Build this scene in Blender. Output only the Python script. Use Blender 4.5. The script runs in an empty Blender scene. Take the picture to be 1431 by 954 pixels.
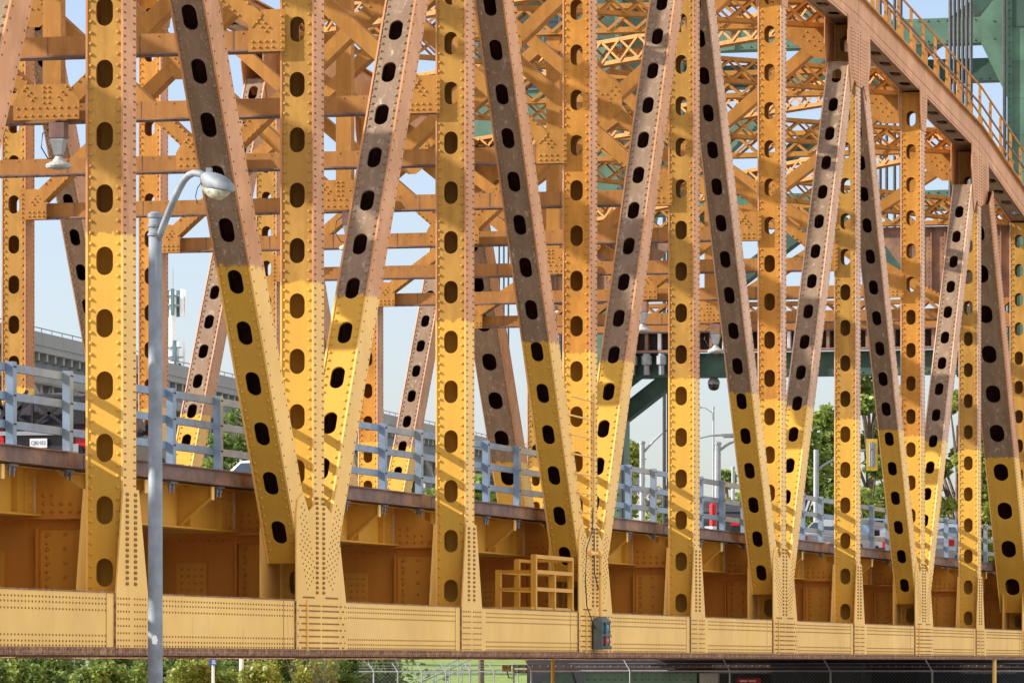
import bpy, math, random
import numpy as np
from mathutils import Vector, Matrix
random.seed(7)
S = bpy.context.scene
COL = S.collection
EYE = 1.6                      # eye height above the ground, metres
PAN = 9.3                      # truss panel length
WID = 14.7                     # truss to truss
TH = math.atan(1835/7150.)
CO, SI = math.cos(TH), math.sin(TH)
CAM = Vector((-71.5*CO+5.77*SI, -71.5*SI-5.77*CO, EYE))

# ------------------------------------------------------------------ materials
def nodes(m):
    m.use_nodes = True
    nt = m.node_tree
    nt.nodes.clear()
    out = nt.nodes.new('ShaderNodeOutputMaterial')
    b = nt.nodes.new('ShaderNodeBsdfPrincipled')
    nt.links.new(b.outputs[0], out.inputs[0])
    return nt, b
def N(nt, t, **kw):
    n = nt.nodes.new(t)
    for k, v in kw.items():
        if k.startswith('i_'):
            n.inputs[int(k[2:])].default_value = v
        else:
            setattr(n, k, v)
    return n
def mixc(nt, fac, a, b, mode='MIX'):
    n = nt.nodes.new('ShaderNodeMix'); n.data_type = 'RGBA'; n.blend_type = mode
    for i, x in ((0, fac), (6, a), (7, b)):
        if isinstance(x, (int, float)): n.inputs[i].default_value = x
        elif isinstance(x, tuple): n.inputs[i].default_value = (*x, 1)
        else: nt.links.new(x, n.inputs[i])
    return n.outputs[2]
def noise(nt, vec, scale, detail=4, rough=.55):
    n = N(nt, 'ShaderNodeTexNoise'); n.inputs['Scale'].default_value = scale
    n.inputs['Detail'].default_value = detail; n.inputs['Roughness'].default_value = rough
    nt.links.new(vec, n.inputs['Vector']); return n.outputs['Fac']
def ramp(nt, fac, lo, hi):
    n = N(nt, 'ShaderNodeMapRange'); n.inputs[1].default_value = lo; n.inputs[2].default_value = hi
    nt.links.new(fac, n.inputs[0]); return n.outputs[0]
def pos(nt):
    return N(nt, 'ShaderNodeNewGeometry').outputs['Position']
def scaled(nt, vec, s):
    n = N(nt, 'ShaderNodeMapping'); n.inputs['Scale'].default_value = s
    nt.links.new(vec, n.inputs['Vector']); return n.outputs[0]
def mat(name, col, rough=.6, metal=0, var=.12, scale=3., col2=None, bump=0.):
    m = bpy.data.materials.new(name); nt, b = nodes(m)
    p = pos(nt)
    f = ramp(nt, noise(nt, p, scale), .3, .7)
    dark = tuple(c*(1-var*1.6) for c in col); lite = tuple(min(1, c*(1+var)) for c in col)
    c = mixc(nt, f, dark, lite)
    if col2:
        g = ramp(nt, noise(nt, p, scale*.37, 6, .7), .5, .68)
        c = mixc(nt, g, c, col2)
    nt.links.new(c, b.inputs['Base Color'])
    b.inputs['Roughness'].default_value = rough; b.inputs['Metallic'].default_value = metal
    if bump:
        bn = N(nt, 'ShaderNodeBump'); bn.inputs['Strength'].default_value = bump; bn.inputs['Distance'].default_value = .02
        nt.links.new(noise(nt, p, scale*6), bn.inputs['Height']); nt.links.new(bn.outputs[0], b.inputs['Normal'])
    return m
def paint(name, new, old, rust=(.16,.07,.035), rustamt=.5, streak=.5, white=0., rough=.5):
    """bridge paint: a repainted lower coat (below about 6 m over the eye) and the weathered upper coat"""
    m = bpy.data.materials.new(name); nt, b = nodes(m)
    p = pos(nt)
    sep = N(nt, 'ShaderNodeSeparateXYZ'); nt.links.new(p, sep.inputs[0])
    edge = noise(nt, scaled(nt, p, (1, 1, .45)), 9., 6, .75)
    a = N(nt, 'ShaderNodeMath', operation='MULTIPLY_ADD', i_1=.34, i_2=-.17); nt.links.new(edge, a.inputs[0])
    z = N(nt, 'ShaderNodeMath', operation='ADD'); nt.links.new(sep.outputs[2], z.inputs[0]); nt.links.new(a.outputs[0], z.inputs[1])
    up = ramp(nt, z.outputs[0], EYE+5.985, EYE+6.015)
    # weathering of each coat
    st = noise(nt, scaled(nt, p, (.5, 4.2, .30)), 1.7, 4, .55)
    big = noise(nt, p, .55, 4, .6)
    fine = noise(nt, p, 14., 5, .7)
    newc = mixc(nt, ramp(nt, st, .3, .9), tuple(c*1.04 for c in new), tuple(c*(.90, .86, .78)[i] for i, c in enumerate(new)))
    newc = mixc(nt, ramp(nt, big, .35, .65), newc, mixc(nt, .2, newc, (.32, .18, .05)))
    oldd = tuple(c*(.72, .66, .60)[i] for i, c in enumerate(old))
    oldl = tuple(min(1, c*1.12+.015) for c in old)
    oldc = mixc(nt, ramp(nt, st, .25, .85), oldl, oldd)
    oldc = mixc(nt, ramp(nt, big, .36, .66), oldc, mixc(nt, .6, oldc, tuple(c*.62 for c in old)))
    pt = ramp(nt, noise(nt, scaled(nt, p, (1, 1.6, .7)), 2.1, 7, .72), .50, .60)
    pm = N(nt, 'ShaderNodeMath', operation='MULTIPLY', i_1=.42); nt.links.new(pt, pm.inputs[0])
    oldc = mixc(nt, pm.outputs[0], oldc, tuple(min(1, c*(1.18, 1.26, 1.5)[i]) for i, c in enumerate(old)))
    if white:
        w = ramp(nt, noise(nt, scaled(nt, p, (3., 3., 1.)), 2.6, 7, .8), .56, .72)
        wm = N(nt, 'ShaderNodeMath', operation='MULTIPLY', i_1=white); nt.links.new(w, wm.inputs[0])
        oldc = mixc(nt, wm.outputs[0], oldc, (.62, .55, .50))
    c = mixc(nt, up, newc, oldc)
    run = ramp(nt, noise(nt, scaled(nt, p, (5., 9., .42)), 1.6, 6, .65), .60, .76)
    rm = N(nt, 'ShaderNodeMath', operation='MULTIPLY', i_1=streak*.55); nt.links.new(run, rm.inputs[0])
    c = mixc(nt, rm.outputs[0], c, (.24, .15, .085))
    sp = ramp(nt, fine, .66, .74)
    spm = N(nt, 'ShaderNodeMath', operation='MULTIPLY', i_1=rustamt); nt.links.new(sp, spm.inputs[0])
    c = mixc(nt, spm.outputs[0], c, rust)
    nt.links.new(c, b.inputs['Base Color'])
    r = N(nt, 'ShaderNodeMapRange'); r.inputs[3].default_value = rough-.08; r.inputs[4].default_value = rough+.2
    nt.links.new(st, r.inputs[0]); nt.links.new(r.outputs[0], b.inputs['Roughness'])
    b.inputs['Specular IOR Level'].default_value = .3
    bn = N(nt, 'ShaderNodeBump'); bn.inputs['Strength'].default_value = .25; bn.inputs['Distance'].default_value = .012
    nt.links.new(big, bn.inputs['Height']); nt.links.new(bn.outputs[0], b.inputs['Normal'])
    return m
YNEW = (.68, .385, .055)
M = {}
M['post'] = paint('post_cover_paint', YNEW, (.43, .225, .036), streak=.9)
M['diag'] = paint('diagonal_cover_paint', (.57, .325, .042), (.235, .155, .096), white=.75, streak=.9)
M['postb'] = paint('post_cover_orange_paint', YNEW, (.52, .225, .026), streak=.9)
M['sideb'] = paint('outer_plate_chalky_paint', (.84, .54, .18), (.60, .36, .23), rustamt=.25)
M['side'] = paint('outer_plate_paint', (.84, .525, .155), (.56, .265, .115), rustamt=.45, streak=.8)
M['sideriv'] = paint('outer_rivet_paint', (.26, .13, .04), (.20, .08, .045), rustamt=.3)
M['chord'] = paint('chord_paint', (.85, .54, .16), (.7, .42, .25), rustamt=.3, streak=1.1)
M['brace'] = paint('bracing_paint', (.60, .33, .05), (.41, .185, .029), rustamt=.5, streak=1.0)
M['strut'] = paint('strut_paint', (.46, .25, .05), (.36, .158, .033), rustamt=.6, streak=1.2)
M['floor'] = paint('floor_steel_paint', (.62, .31, .036), (.5, .25, .05), rustamt=.35)
M['floorold'] = paint('floor_beam_paint', (.50, .175, .017), (.5, .22, .04), rustamt=.5)
M['floorplate'] = paint('floor_plate_paint', (.56, .24, .027), (.5, .22, .04), rustamt=.5)
M['rusty'] = mat('rusty_steel', (.25, .13, .075), .85, 0, .5, 16., (.42, .25, .14))
M['darksteel'] = mat('dark_steel', (.035, .022, .02), .85, 0, .4, 5.)  # near-black steel; shade under the deck is put into its colour
M['brown'] = mat('purple_brown_steel', (.155, .085, .07), .7, 0, .3, 2.5, (.32, .17, .09))
M['portal'] = mat('brown_portal_paint', (.22, .125, .085), .75, 0, .3, 2., (.36, .2, .1))
M['railgalv'] = mat('bluish_galvanised_steel', (.19, .265, .375), .5, .1, .14, 4.)
M['galv'] = mat('galvanised_steel', (.29, .315, .34), .5, .15, .1, 6.)
M['lantern'] = mat('lantern_steel', (.10, .125, .14), .5, .2, .15, 6.)
M['liner'] = mat('dark_liner', (.085, .022, .016), .95, 0, .3, 4.)
M['concrete'] = mat('concrete', (.32, .32, .31), .9, 0, .15, 1.2)
M['darkconc'] = mat('shade_dark_concrete', (.026, .03, .038), .9, 0, .3, .8)  # concrete with the deep under-deck shade put into its base colour
M['green'] = mat('tower_green_paint', (.07, .155, .108), .65, 0, .2, 1.3, (.13, .20, .14))
M['greendk'] = mat('tower_dark_green_paint', (.035, .085, .065), .6, 0, .25, 1.3)
M['teal'] = mat('tower_teal_paint', (.07, .15, .175), .6, 0, .16, 1.3)
M['cable'] = mat('wire_rope', (.06, .065, .07), .6, .3, .2, 9.)
M['black'] = mat('black_plastic', (.015, .015, .016), .4, 0, .1, 3.)
M['rubber'] = mat('tyre_rubber', (.02, .02, .021), .85, 0, .2, 8.)
M['asphalt'] = mat('asphalt', (.06, .06, .06), .9, 0, .2, 3.)
M['grass'] = mat('lawn', (.16, .24, .035), .95, 0, .25, 1.5, (.22, .27, .06))
M['ground'] = mat('gravel_ground', (.54, .48, .385), .95, 0, .08, .6, (.47, .42, .33))
M['white'] = mat('white_paint', (.78, .79, .80), .45, 0, .05, 2.)
M['silver'] = mat('silver_car_paint', (.42, .44, .47), .25, .4, .04, 2.)
M['whitecar'] = mat('white_car_paint', (.74, .75, .77), .22, 0, .03, 2.)
M['darkcar'] = mat('dark_grey_car_paint', (.05, .052, .058), .25, .3, .05, 2.)
M['blackcar'] = mat('black_car_paint', (.02, .021, .024), .2, 0, .05, 2.)
M['glass'] = mat('car_glass', (.045, .06, .075), .06, 0, .1, 2.)
M['redlens'] = mat('red_lens', (.55, .015, .03), .2, 0, .1, 8.)
M['bluelens'] = mat('blue_green_lens', (.02, .20, .34), .15, 0, .1, 8.)
M['signblue'] = mat('blue_sign_face', (.02, .10, .42), .4, 0, .05, 4.)
M['signred'] = mat('red_sign_face', (.45, .015, .02), .4, 0, .05, 4.)
M['sigyellow'] = mat('yellow_signal_paint', (.75, .46, .05), .45, 0, .06, 4.)
M['bark'] = mat('bark', (.12, .085, .06), .9, 0, .3, 6.)
M['lampglass'] = mat('lamp_glass', (.34, .335, .26), .25, 0, .3, 14., (.2, .2, .14))
M['lampgrey'] = mat('dull_lamp_grey', (.185, .215, .255), .6, 0, .16, 5., (.12, .14, .16), .15)
M['shade'] = mat('lamp_shade_grey', (.42, .42, .41), .5, 0, .15, 9.)
M['skyconc'] = mat('viaduct_concrete', (.165, .175, .185), .85, 0, .1, .3)
M['skysteel'] = mat('viaduct_steel', (.075, .10, .125), .6, .1, .15, .5)
M['plate'] = mat('number_plate_face', (.75, .77, .80), .35, 0, .03, 9.)
M['letters'] = mat('letter_blue', (.03, .06, .22), .4, 0, .05, 9.)
M['letterw'] = mat('letter_white', (.8, .8, .8), .4, 0, .02, 9.)
def leafmat(name, c1, c2):
    m = bpy.data.materials.new(name); nt, b = nodes(m)
    r = N(nt, 'ShaderNodeNewGeometry').outputs['Random Per Island']
    g = noise(nt, pos(nt), .5, 3)
    c = mixc(nt, r, c1, c2)
    c = mixc(nt, ramp(nt, g, .4, .65), c, mixc(nt, .5, c, c2))
    nt.links.new(c, b.inputs['Base Color']); b.inputs['Roughness'].default_value = .55
    tr = N(nt, 'ShaderNodeBsdfTranslucent'); nt.links.new(c, tr.inputs[0])
    mx = N(nt, 'ShaderNodeMixShader'); mx.inputs[0].default_value = .4
    out = [n for n in nt.nodes if n.type == 'OUTPUT_MATERIAL'][0]
    nt.links.new(b.outputs[0], mx.inputs[1]); nt.links.new(tr.outputs[0], mx.inputs[2]); nt.links.new(mx.outputs[0], out.inputs[0])
    return m
M['leaf'] = leafmat('leaf_green', (.10, .16, .025), (.27, .34, .06))
M['leafdk'] = leafmat('leaf_dark', (.055, .105, .022), (.15, .21, .04))
M['leafyl'] = leafmat('leaf_yellow_green', (.14, .19, .03), (.34, .36, .06))
M['twig'] = leafmat('twig_grey', (.16, .14, .11), (.30, .27, .22))
M['leafred'] = leafmat('leaf_red_brown', (.10, .03, .02), (.22, .09, .05))

# ------------------------------------------------------------------ mesh builder
class MB:
    def __init__(s): s.v = []; s.f = []; s.m = []; s.mats = []; s.riv = []
    def mi(s, m):
        if m not in s.mats: s.mats.append(m)
        return s.mats.index(m)
    def add(s, verts, faces, m):
        o = len(s.v); i = s.mi(m)
        s.v.extend([tuple(p) for p in verts]); s.f.extend([tuple(o+j for j in f) for f in faces]); s.m.extend([i]*len(faces))
    def box(s, x0, x1, y0, y1, z0, z1, m):
        s.add([(x0,y0,z0),(x1,y0,z0),(x1,y1,z0),(x0,y1,z0),(x0,y0,z1),(x1,y0,z1),(x1,y1,z1),(x0,y1,z1)],
              [(0,3,2,1),(4,5,6,7),(0,1,5,4),(1,2,6,5),(2,3,7,6),(3,0,4,7)], m)
    def obox(s, c, ax, ay, az, m):
        """oriented box: centre and three half-vectors"""
        c = Vector(c); P = []
        for dz in (-1, 1):
            for dx, dy in ((-1,-1),(1,-1),(1,1),(-1,1)):
                P.append(c+ax*dx+ay*dy+az*dz)
        s.add(P, [(0,3,2,1),(4,5,6,7),(0,1,5,4),(1,2,6,5),(2,3,7,6),(3,0,4,7)], m)
    def beam(s, p0, p1, w, h, m, up=(0,0,1), sh=0.):
        """box along p0-p1; h along 'up', w across"""
        p0, p1 = Vector(p0), Vector(p1); a = (p1-p0); L = a.length; a.normalize()
        side = a.cross(Vector(up)); 
        if side.length < 1e-4: side = a.cross(Vector((1,0,0)))
        side.normalize(); u = side.cross(a)
        s.obox((p0+p1)/2+u*sh, a*(L/2), side*(w/2), u*(h/2), m)
    def prism(s, poly, o, ex, ey, ez, t, m):
        """polygon (2D in ex,ey at o) given thickness t along ez (both ways from 0 to t)"""
        o, ex, ey, ez = Vector(o), Vector(ex), Vector(ey), Vector(ez)
        n = len(poly); A = [o+ex*x+ey*y for x, y in poly]; B = [p+ez*t for p in A]
        F = [tuple(range(n)), tuple(range(2*n-1, n-1, -1))]+[(i, n+i, n+(i+1) % n, (i+1) % n) for i in range(n)]
        s.add(A+B, F, m)
    def tube(s, pts, r, m, n=8, caps=True):
        pts = [Vector(p) for p in pts]; R = r if isinstance(r, (list, tuple)) else [r]*len(pts)
        V = []; F = []
        for i, p in enumerate(pts):
            d = (pts[min(i+1, len(pts)-1)]-pts[max(i-1, 0)]).normalized()
            a = d.cross(Vector((0,0,1)));
            if a.length < .05: a = d.cross(Vector((1,0,0)))
            a.normalize(); b = d.cross(a)
            for j in range(n):
                t = 2*math.pi*j/n; V.append(p+(a*math.cos(t)+b*math.sin(t))*R[i])
        for i in range(len(pts)-1):
            for j in range(n):
                F.append((i*n+j, i*n+(j+1) % n, (i+1)*n+(j+1) % n, (i+1)*n+j))
        if caps: F.append(tuple(range(n-1, -1, -1))); F.append(tuple(range((len(pts)-1)*n, len(pts)*n)))
        s.add(V, F, m)
    def lathe(s, o, prof, m, n=14, axis=(0,0,1), ref=(1,0,0)):
        o = Vector(o); ax = Vector(axis).normalized(); a = Vector(ref); a = (a-ax*a.dot(ax)).normalized(); b = ax.cross(a)
        V = []; F = []
        for r, h in prof:
            for j in range(n):
                t = 2*math.pi*j/n; V.append(o+ax*h+(a*math.cos(t)+b*math.sin(t))*r)
        for i in range(len(prof)-1):
            for j in range(n): F.append((i*n+j, i*n+(j+1) % n, (i+1)*n+(j+1) % n, (i+1)*n+j))
        F.append(tuple(range(n-1, -1, -1))); F.append(tuple(range((len(prof)-1)*n, len(prof)*n)))
        s.add(V, F, m)
    def rivets(s, P, nrm, r, m, n=6):
        if len(P): s.riv.append((np.array([tuple(p) for p in P], float), Vector(nrm).normalized(), r, m, n))
    def flush(s):
        for P, nv, r, m, n in s.riv:
            a = nv.cross(Vector((0,0,1)));
            if a.length < .1: a = nv.cross(Vector((1,0,0)))
            a.normalize(); b = nv.cross(a)
            T = []
            for rr, h in ((1., -.05), (.9, .5), (.45, .82)):
                for j in range(n):
                    t = 2*math.pi*j/n; q = (a*math.cos(t)+b*math.sin(t))*rr*r+nv*h*r; T.append(tuple(q))
            T = np.array(T)
            V = (P[:, None, :]+T[None]).reshape(-1, 3)
            F = []
            base = [(i*n+j, i*n+(j+1) % n, (i+1)*n+(j+1) % n, (i+1)*n+j) for i in range(2) for j in range(n)]+[tuple(range(2*n, 3*n))]
            o = len(s.v); k = 3*n; i = s.mi(m)
            for q in range(len(P)):
                oo = o+q*k
                for f in base: F.append(tuple(oo+j for j in f))
            s.v.extend(map(tuple, V.tolist())); s.f.extend(F); s.m.extend([i]*len(F))
        s.riv = []
    def build(s, name, parent=None, origin=None, smooth=False, label=None):
        s.flush()
        o = Vector(origin) if origin is not None else (Vector(parent['_w']) if parent and '_w' in parent else Vector((0,0,0)))
        me = bpy.data.meshes.new(name)
        me.from_pydata([(x-o.x, y-o.y, z-o.z) for x, y, z in s.v], [], s.f)
        for m in s.mats: me.materials.append(M[m])
        me.polygons.foreach_set('material_index', s.m)
        if smooth: me.polygons.foreach_set('use_smooth', [True]*len(s.f))
        me.update()
        ob = bpy.data.objects.new(name, me); COL.objects.link(ob)
        if parent:
            ob.parent = parent
            ob.location = o-Vector(parent['_w']) if '_w' in parent else (0,0,0)
        else: ob.location = o
        ob['_w'] = tuple(o)
        if label: ob['label'] = label
        return ob
def tag(o, label=None, cat=None, group=None, kind=None):
    if label: o['label'] = label
    if cat: o['category'] = cat
    if group: o['group'] = group
    if kind: o['kind'] = kind
    return o
def empty(name, loc, label, cat, group=None):
    o = bpy.data.objects.new(name, None); o.location = loc; o.empty_display_size = .2; COL.objects.link(o); o['_w'] = tuple(loc)
    return tag(o, label, cat, group)
def copy_tree(o, parent=None):
    c = o.copy(); COL.objects.link(c); c.parent = parent
    for ch in list(o.children): copy_tree(ch, c)
    return c
def at(u, v, t):
    """a spot at image-ray (u,v) and depth t metres, used to survey where far things stand"""
    a = (u-715.)/7150.
    return Vector((CAM.x+(CO+a*SI)*t, CAM.y+(SI-a*CO)*t, EYE+(927-v)/7150.*t))
# ------------------------------------------------------------------ the truss bridge
X3, Y3, Z3 = Vector((1,0,0)), Vector((0,1,0)), Vector((0,0,1))
def H(h): return h+EYE
OFF = .29                                   # centre of a post along the bridge, from its panel point
def kx(k): return PAN*k+OFF
CH = {-2: 14.75, 0: 16.02, 2: 16.65, 4: 16.65, 6: 16.02, 8: 14.72, 9: 13.5}     # top chord centre line, over the eye
def chz(k):
    if k in CH: return CH[k]
    return (CH[k-1]+CH[k+1])/2
ring_n = 8
def perf(mb, o, a, y, n, L, y0, y1, holes, hw, hl, m, thick, dark):
    """plate in the a/y plane at o with obround hand holes and a real rim"""
    yc = (y0+y1)/2
    P = lambda s, t: o+a*s+y*t
    edges = [0.]; cells = []
    for i, h in enumerate(holes):
        lo = (h+holes[i-1])/2 if i else h-hl*2.1
        hi = (h+holes[i+1])/2 if i+1 < len(holes) else h+hl*2.1
        cells.append((lo, hi, h))
    def quad(sa, sb):
        if sb-sa > 1e-4: mb.add([P(sa,y0), P(sb,y0), P(sb,y1), P(sa,y1)], [(0,1,2,3)], m)
    if not cells: quad(0, L); return
    quad(0, cells[0][0]); quad(cells[-1][1], L)
    arc = [math.pi*i/ring_n for i in range(ring_n+1)]
    for lo, hi, c in cells:
        st = hl-hw
        # side + : from far end round to near end
        half = []
        for t in arc[:ring_n//2+1]: half.append((c+st+hw*math.cos(t), hw*math.sin(t)))
        for t in arc[ring_n//2:]: half.append((c-st+hw*math.cos(t), hw*math.sin(t)))
        R = [(s, yc+q) for s, q in half]; Lf = [(s, yc-q) for s, q in half]
        pr = [P(hi, yc), P(hi, y1), P(lo, y1), P(lo, yc)]+[P(s, q) for s, q in reversed(R)]
        pl = [P(lo, yc), P(lo, y0), P(hi, y0), P(hi, yc)]+[P(s, q) for s, q in Lf]
        mb.add(pr, [tuple(range(len(pr)))], m); mb.add(pl, [tuple(range(len(pl)))], m)
        loop = [P(s, q) for s, q in R]+[P(s, q) for s, q in reversed(Lf[1:-1])]
        k = len(loop)
        mb.add(loop+[p-n*thick for p in loop], [(i, (i+1) % k, k+(i+1) % k, k+i) for i in range(k)], m)
def member(mb, p0, p1, B, y0, y1, cover, side, riv, hw=.125, hl=.2, sp=.87, s0=None, near=True, colgap=.05, holes_top=0.35, plain=False, rsp=.155, back=99.):
    """riveted box member in a plane of constant Y: two solid side plates and two cover plates with hand holes"""
    p0, p1 = Vector(p0), Vector(p1); p0.y = p1.y = 0
    a = p1-p0; L = a.length; a.normalize(); b = Vector((a.z, 0, -a.x))
    t = .03
    for ya in (y0, y1-t):                     # side plates, standing 25 mm proud of the covers
        mb.obox(p0+a*(L/2)+Y3*(ya+t/2), a*(L/2), Y3*(t/2), b*(B/2), side)
    h = []
    s = s0 if s0 is not None else sp*.6
    while s < L-holes_top: h.append(s); s += sp
    for sg in (-1, 1):
        hh = [] if plain or (sg > 0 and cover == 'diag') else h if sg < 0 else [q_ for q_ in h if q_ > back]
        perf(mb, p0+b*(sg*(B/2-.013)), a, Y3, b*sg, L, y0+t, y1-t, hh, hw, hl, cover, .035, cover)
    if cover == 'diag':                       # dark liner sheets inside the box, behind the hand holes
        for sg in (1,): mb.obox(p0+a*(L/2)+b*(B/2-.045)+Y3*((y0+y1)/2), a*(L/2-.02), Y3*((y1-y0)/2-t-.004), b*.006, 'liner')
        for yy in (y0+t+.004, y1-t-.004): mb.obox(p0+a*(L/2)+Y3*yy, a*(L/2-.02), Y3*.003, b*(B/2-.07), 'liner')
    q = p0-b*(B/2-.013)
    n = int((L-.15)/rsp)
    ss = [.08+i*rsp+random.uniform(-.006, .006) for i in range(n)]
    for yy in (y0+.075, y1-.075):
        mb.rivets([q+a*s_+Y3*yy for s_ in ss], -b, .027, cover, 8 if near else 6)
    # outer face rivets
    cols = [-(B/2-.07), B/2-.07]
    if near: cols = [-(B/2-.06), -(B/2-.06-colgap), B/2-.06-colgap, B/2-.06] if colgap else cols
    n2 = int((L-.15)/(.11 if colgap else .2))
    st = .11 if colgap else .2
    for c in cols:
        mb.rivets([p0+b*c+a*(.08+i*st)+Y3*y0 for i in range(n2)], -Y3, .0165, riv, 6)

bridge = empty('truss_bridge', (0, 7.0, H(.1)), 'long riveted steel truss bridge, weathered orange above and fresh yellow paint below', 'bridge')
NY0, NY1 = -.35, .20             # near truss
FY0, FY1 = 14.5, 15.05           # far truss
def truss(y0, y1, near):
    riv = 'sideriv'
    for k in range(-2, 10):
        top = chz(k)-.36
        mb = MB()
        base = .985
        s0 = (.2+.87*3-.09) % .87      # the ladder of holes starts low on every post
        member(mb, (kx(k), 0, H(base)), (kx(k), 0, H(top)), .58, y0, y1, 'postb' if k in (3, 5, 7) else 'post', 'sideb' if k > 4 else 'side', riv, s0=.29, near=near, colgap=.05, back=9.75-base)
        mb.build('truss_post', bridge)
    for k in (-1, 1, 3, 5, 7, 9):
        for d in (-1, 1):
            if k+d > 9: continue
            if k == 9 and d == 1: continue
            b0 = Vector((kx(k), 0, H(.58))); t0 = Vector((kx(k+d), 0, H(CH[k+d])))
            a = (t0-b0).normalized()
            heavy = k == 9
            p0 = b0+a*(1.15/a.z); p1 = t0-a*(1.55/a.z)
            mb = MB()
            e = .004
            if heavy:
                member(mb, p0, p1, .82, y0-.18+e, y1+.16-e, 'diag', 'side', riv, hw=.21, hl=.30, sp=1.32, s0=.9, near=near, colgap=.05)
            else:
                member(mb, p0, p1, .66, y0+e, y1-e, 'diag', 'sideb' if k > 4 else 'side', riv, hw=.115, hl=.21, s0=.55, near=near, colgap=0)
            mb.build('truss_diagonal', bridge)
    # bottom chord, one long box with rows of rivets on its outer web
    mb = MB()
    x0, x1 = kx(-2)-1.5, kx(9)+.9
    z0, z1 = H(.23), H(.98)
    mb.box(x0, x1, y0, y0+.03, z0, z1, 'chord'); mb.box(x0, x1, y1-.03, y1, z0, z1, 'chord')
    mb.box(x0, x1, y0+.032, y1-.032, z1-.05, z1-.015, 'floor'); mb.box(x0, x1, y0+.032, y1-.032, z0+.02, z0+.05, 'rusty')
    mb.box(x0, x1, y0-.03, y1+.03, z0-.11, z0-.004, 'rusty')
    if near:
        for hh in (.145, .2): mb.rivets([(x, y0-.03, H(hh)) for x in np.arange(-9, x1-.1, .11)], -Y3, .016, 'rusty', 6)
    mb.box(x0, x1, y0-.012, y0-.002, z1+.002, z1+.02, 'rusty')
    if near:
        for hh in (.25, .31, .39, .74, .83, .90):
            st = .135
            pts = [(x, y0, H(hh)) for x in np.arange(-9, x1-.1, st) if not abs(((x-OFF+4.65) % 9.3)-4.65-.05) < 1.05]
            mb.rivets(pts, -Y3, .0165, 'sideriv', 6)
        for k in range(-1, 10):           # splice seams: a cover strip beside each joint
            mb.box(kx(k)-1.62-(.3 if k % 2 else -.6), kx(k)-1.60-(.3 if k % 2 else -.6), y0-.004, y0-.001, z0, z1, 'sideriv'); mb.box(kx(k)-(1.33 if k % 2 else .69), kx(k)-(1.312 if k % 2 else .672), y0-.03, y0-.001, z0, z1, 'rusty')
    mb.build('bottom_chord', bridge)
    # top chord, straight between its bends
    nodes_ = [-2, 0, 2, 4, 6, 8, 9]
    mb = MB()
    for i in range(len(nodes_)-1):
        k0, k1 = nodes_[i], nodes_[i+1]
        p0 = Vector((kx(k0), 0, H(CH[k0]))); p1 = Vector((kx(k1)+(.5 if k1 == 9 else 0), 0, H(CH[k1]-(.065 if k1 == 9 else 0))))
        a = (p1-p0).normalized(); L = (p1-p0).length; b = Vector((a.z, 0, -a.x))
        t = .03
        # underside is on the +b side for a chord running along +X
        for ya in (y0, y1-t): mb.obox(p0+a*(L/2)+Y3*(ya+t/2), a*(L/2+.02), Y3*(t/2), b*.36, 'side')
        h = [s for s in np.arange(.9, L-.6, 1.45)]
        perf(mb, p0+b*.33, a, Y3, b, L, y0+t, y1-t, h, .15, .3, 'diag', .035, 'diag')
        perf(mb, p0-b*.33, a, Y3, -b, L, y0+t, y1-t, [], .15, .3, 'brace', .035, 'diag')
        mb.obox(p0+a*(L/2)-b*.385+Y3*((y0+y1)/2), a*(L/2+.03), Y3*((y1-y0)/2+.10), b*.022, 'brace')
        if near:
            for c in (-.30, .30, .1): mb.rivets([p0+a*s+b*c+Y3*y0 for s in np.arange(.1, L, .16)], -Y3, .0165, 'sideriv', 6)
            for yy in (y0+.07, y1-.07): mb.rivets([p0+a*s+b*.33+Y3*yy for s in np.arange(.1, L, .2)], b, .018, 'diag', 6)
    mb.build('top_chord', bridge)
truss(NY0, NY1, True); truss(FY0, FY1, False)

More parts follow.
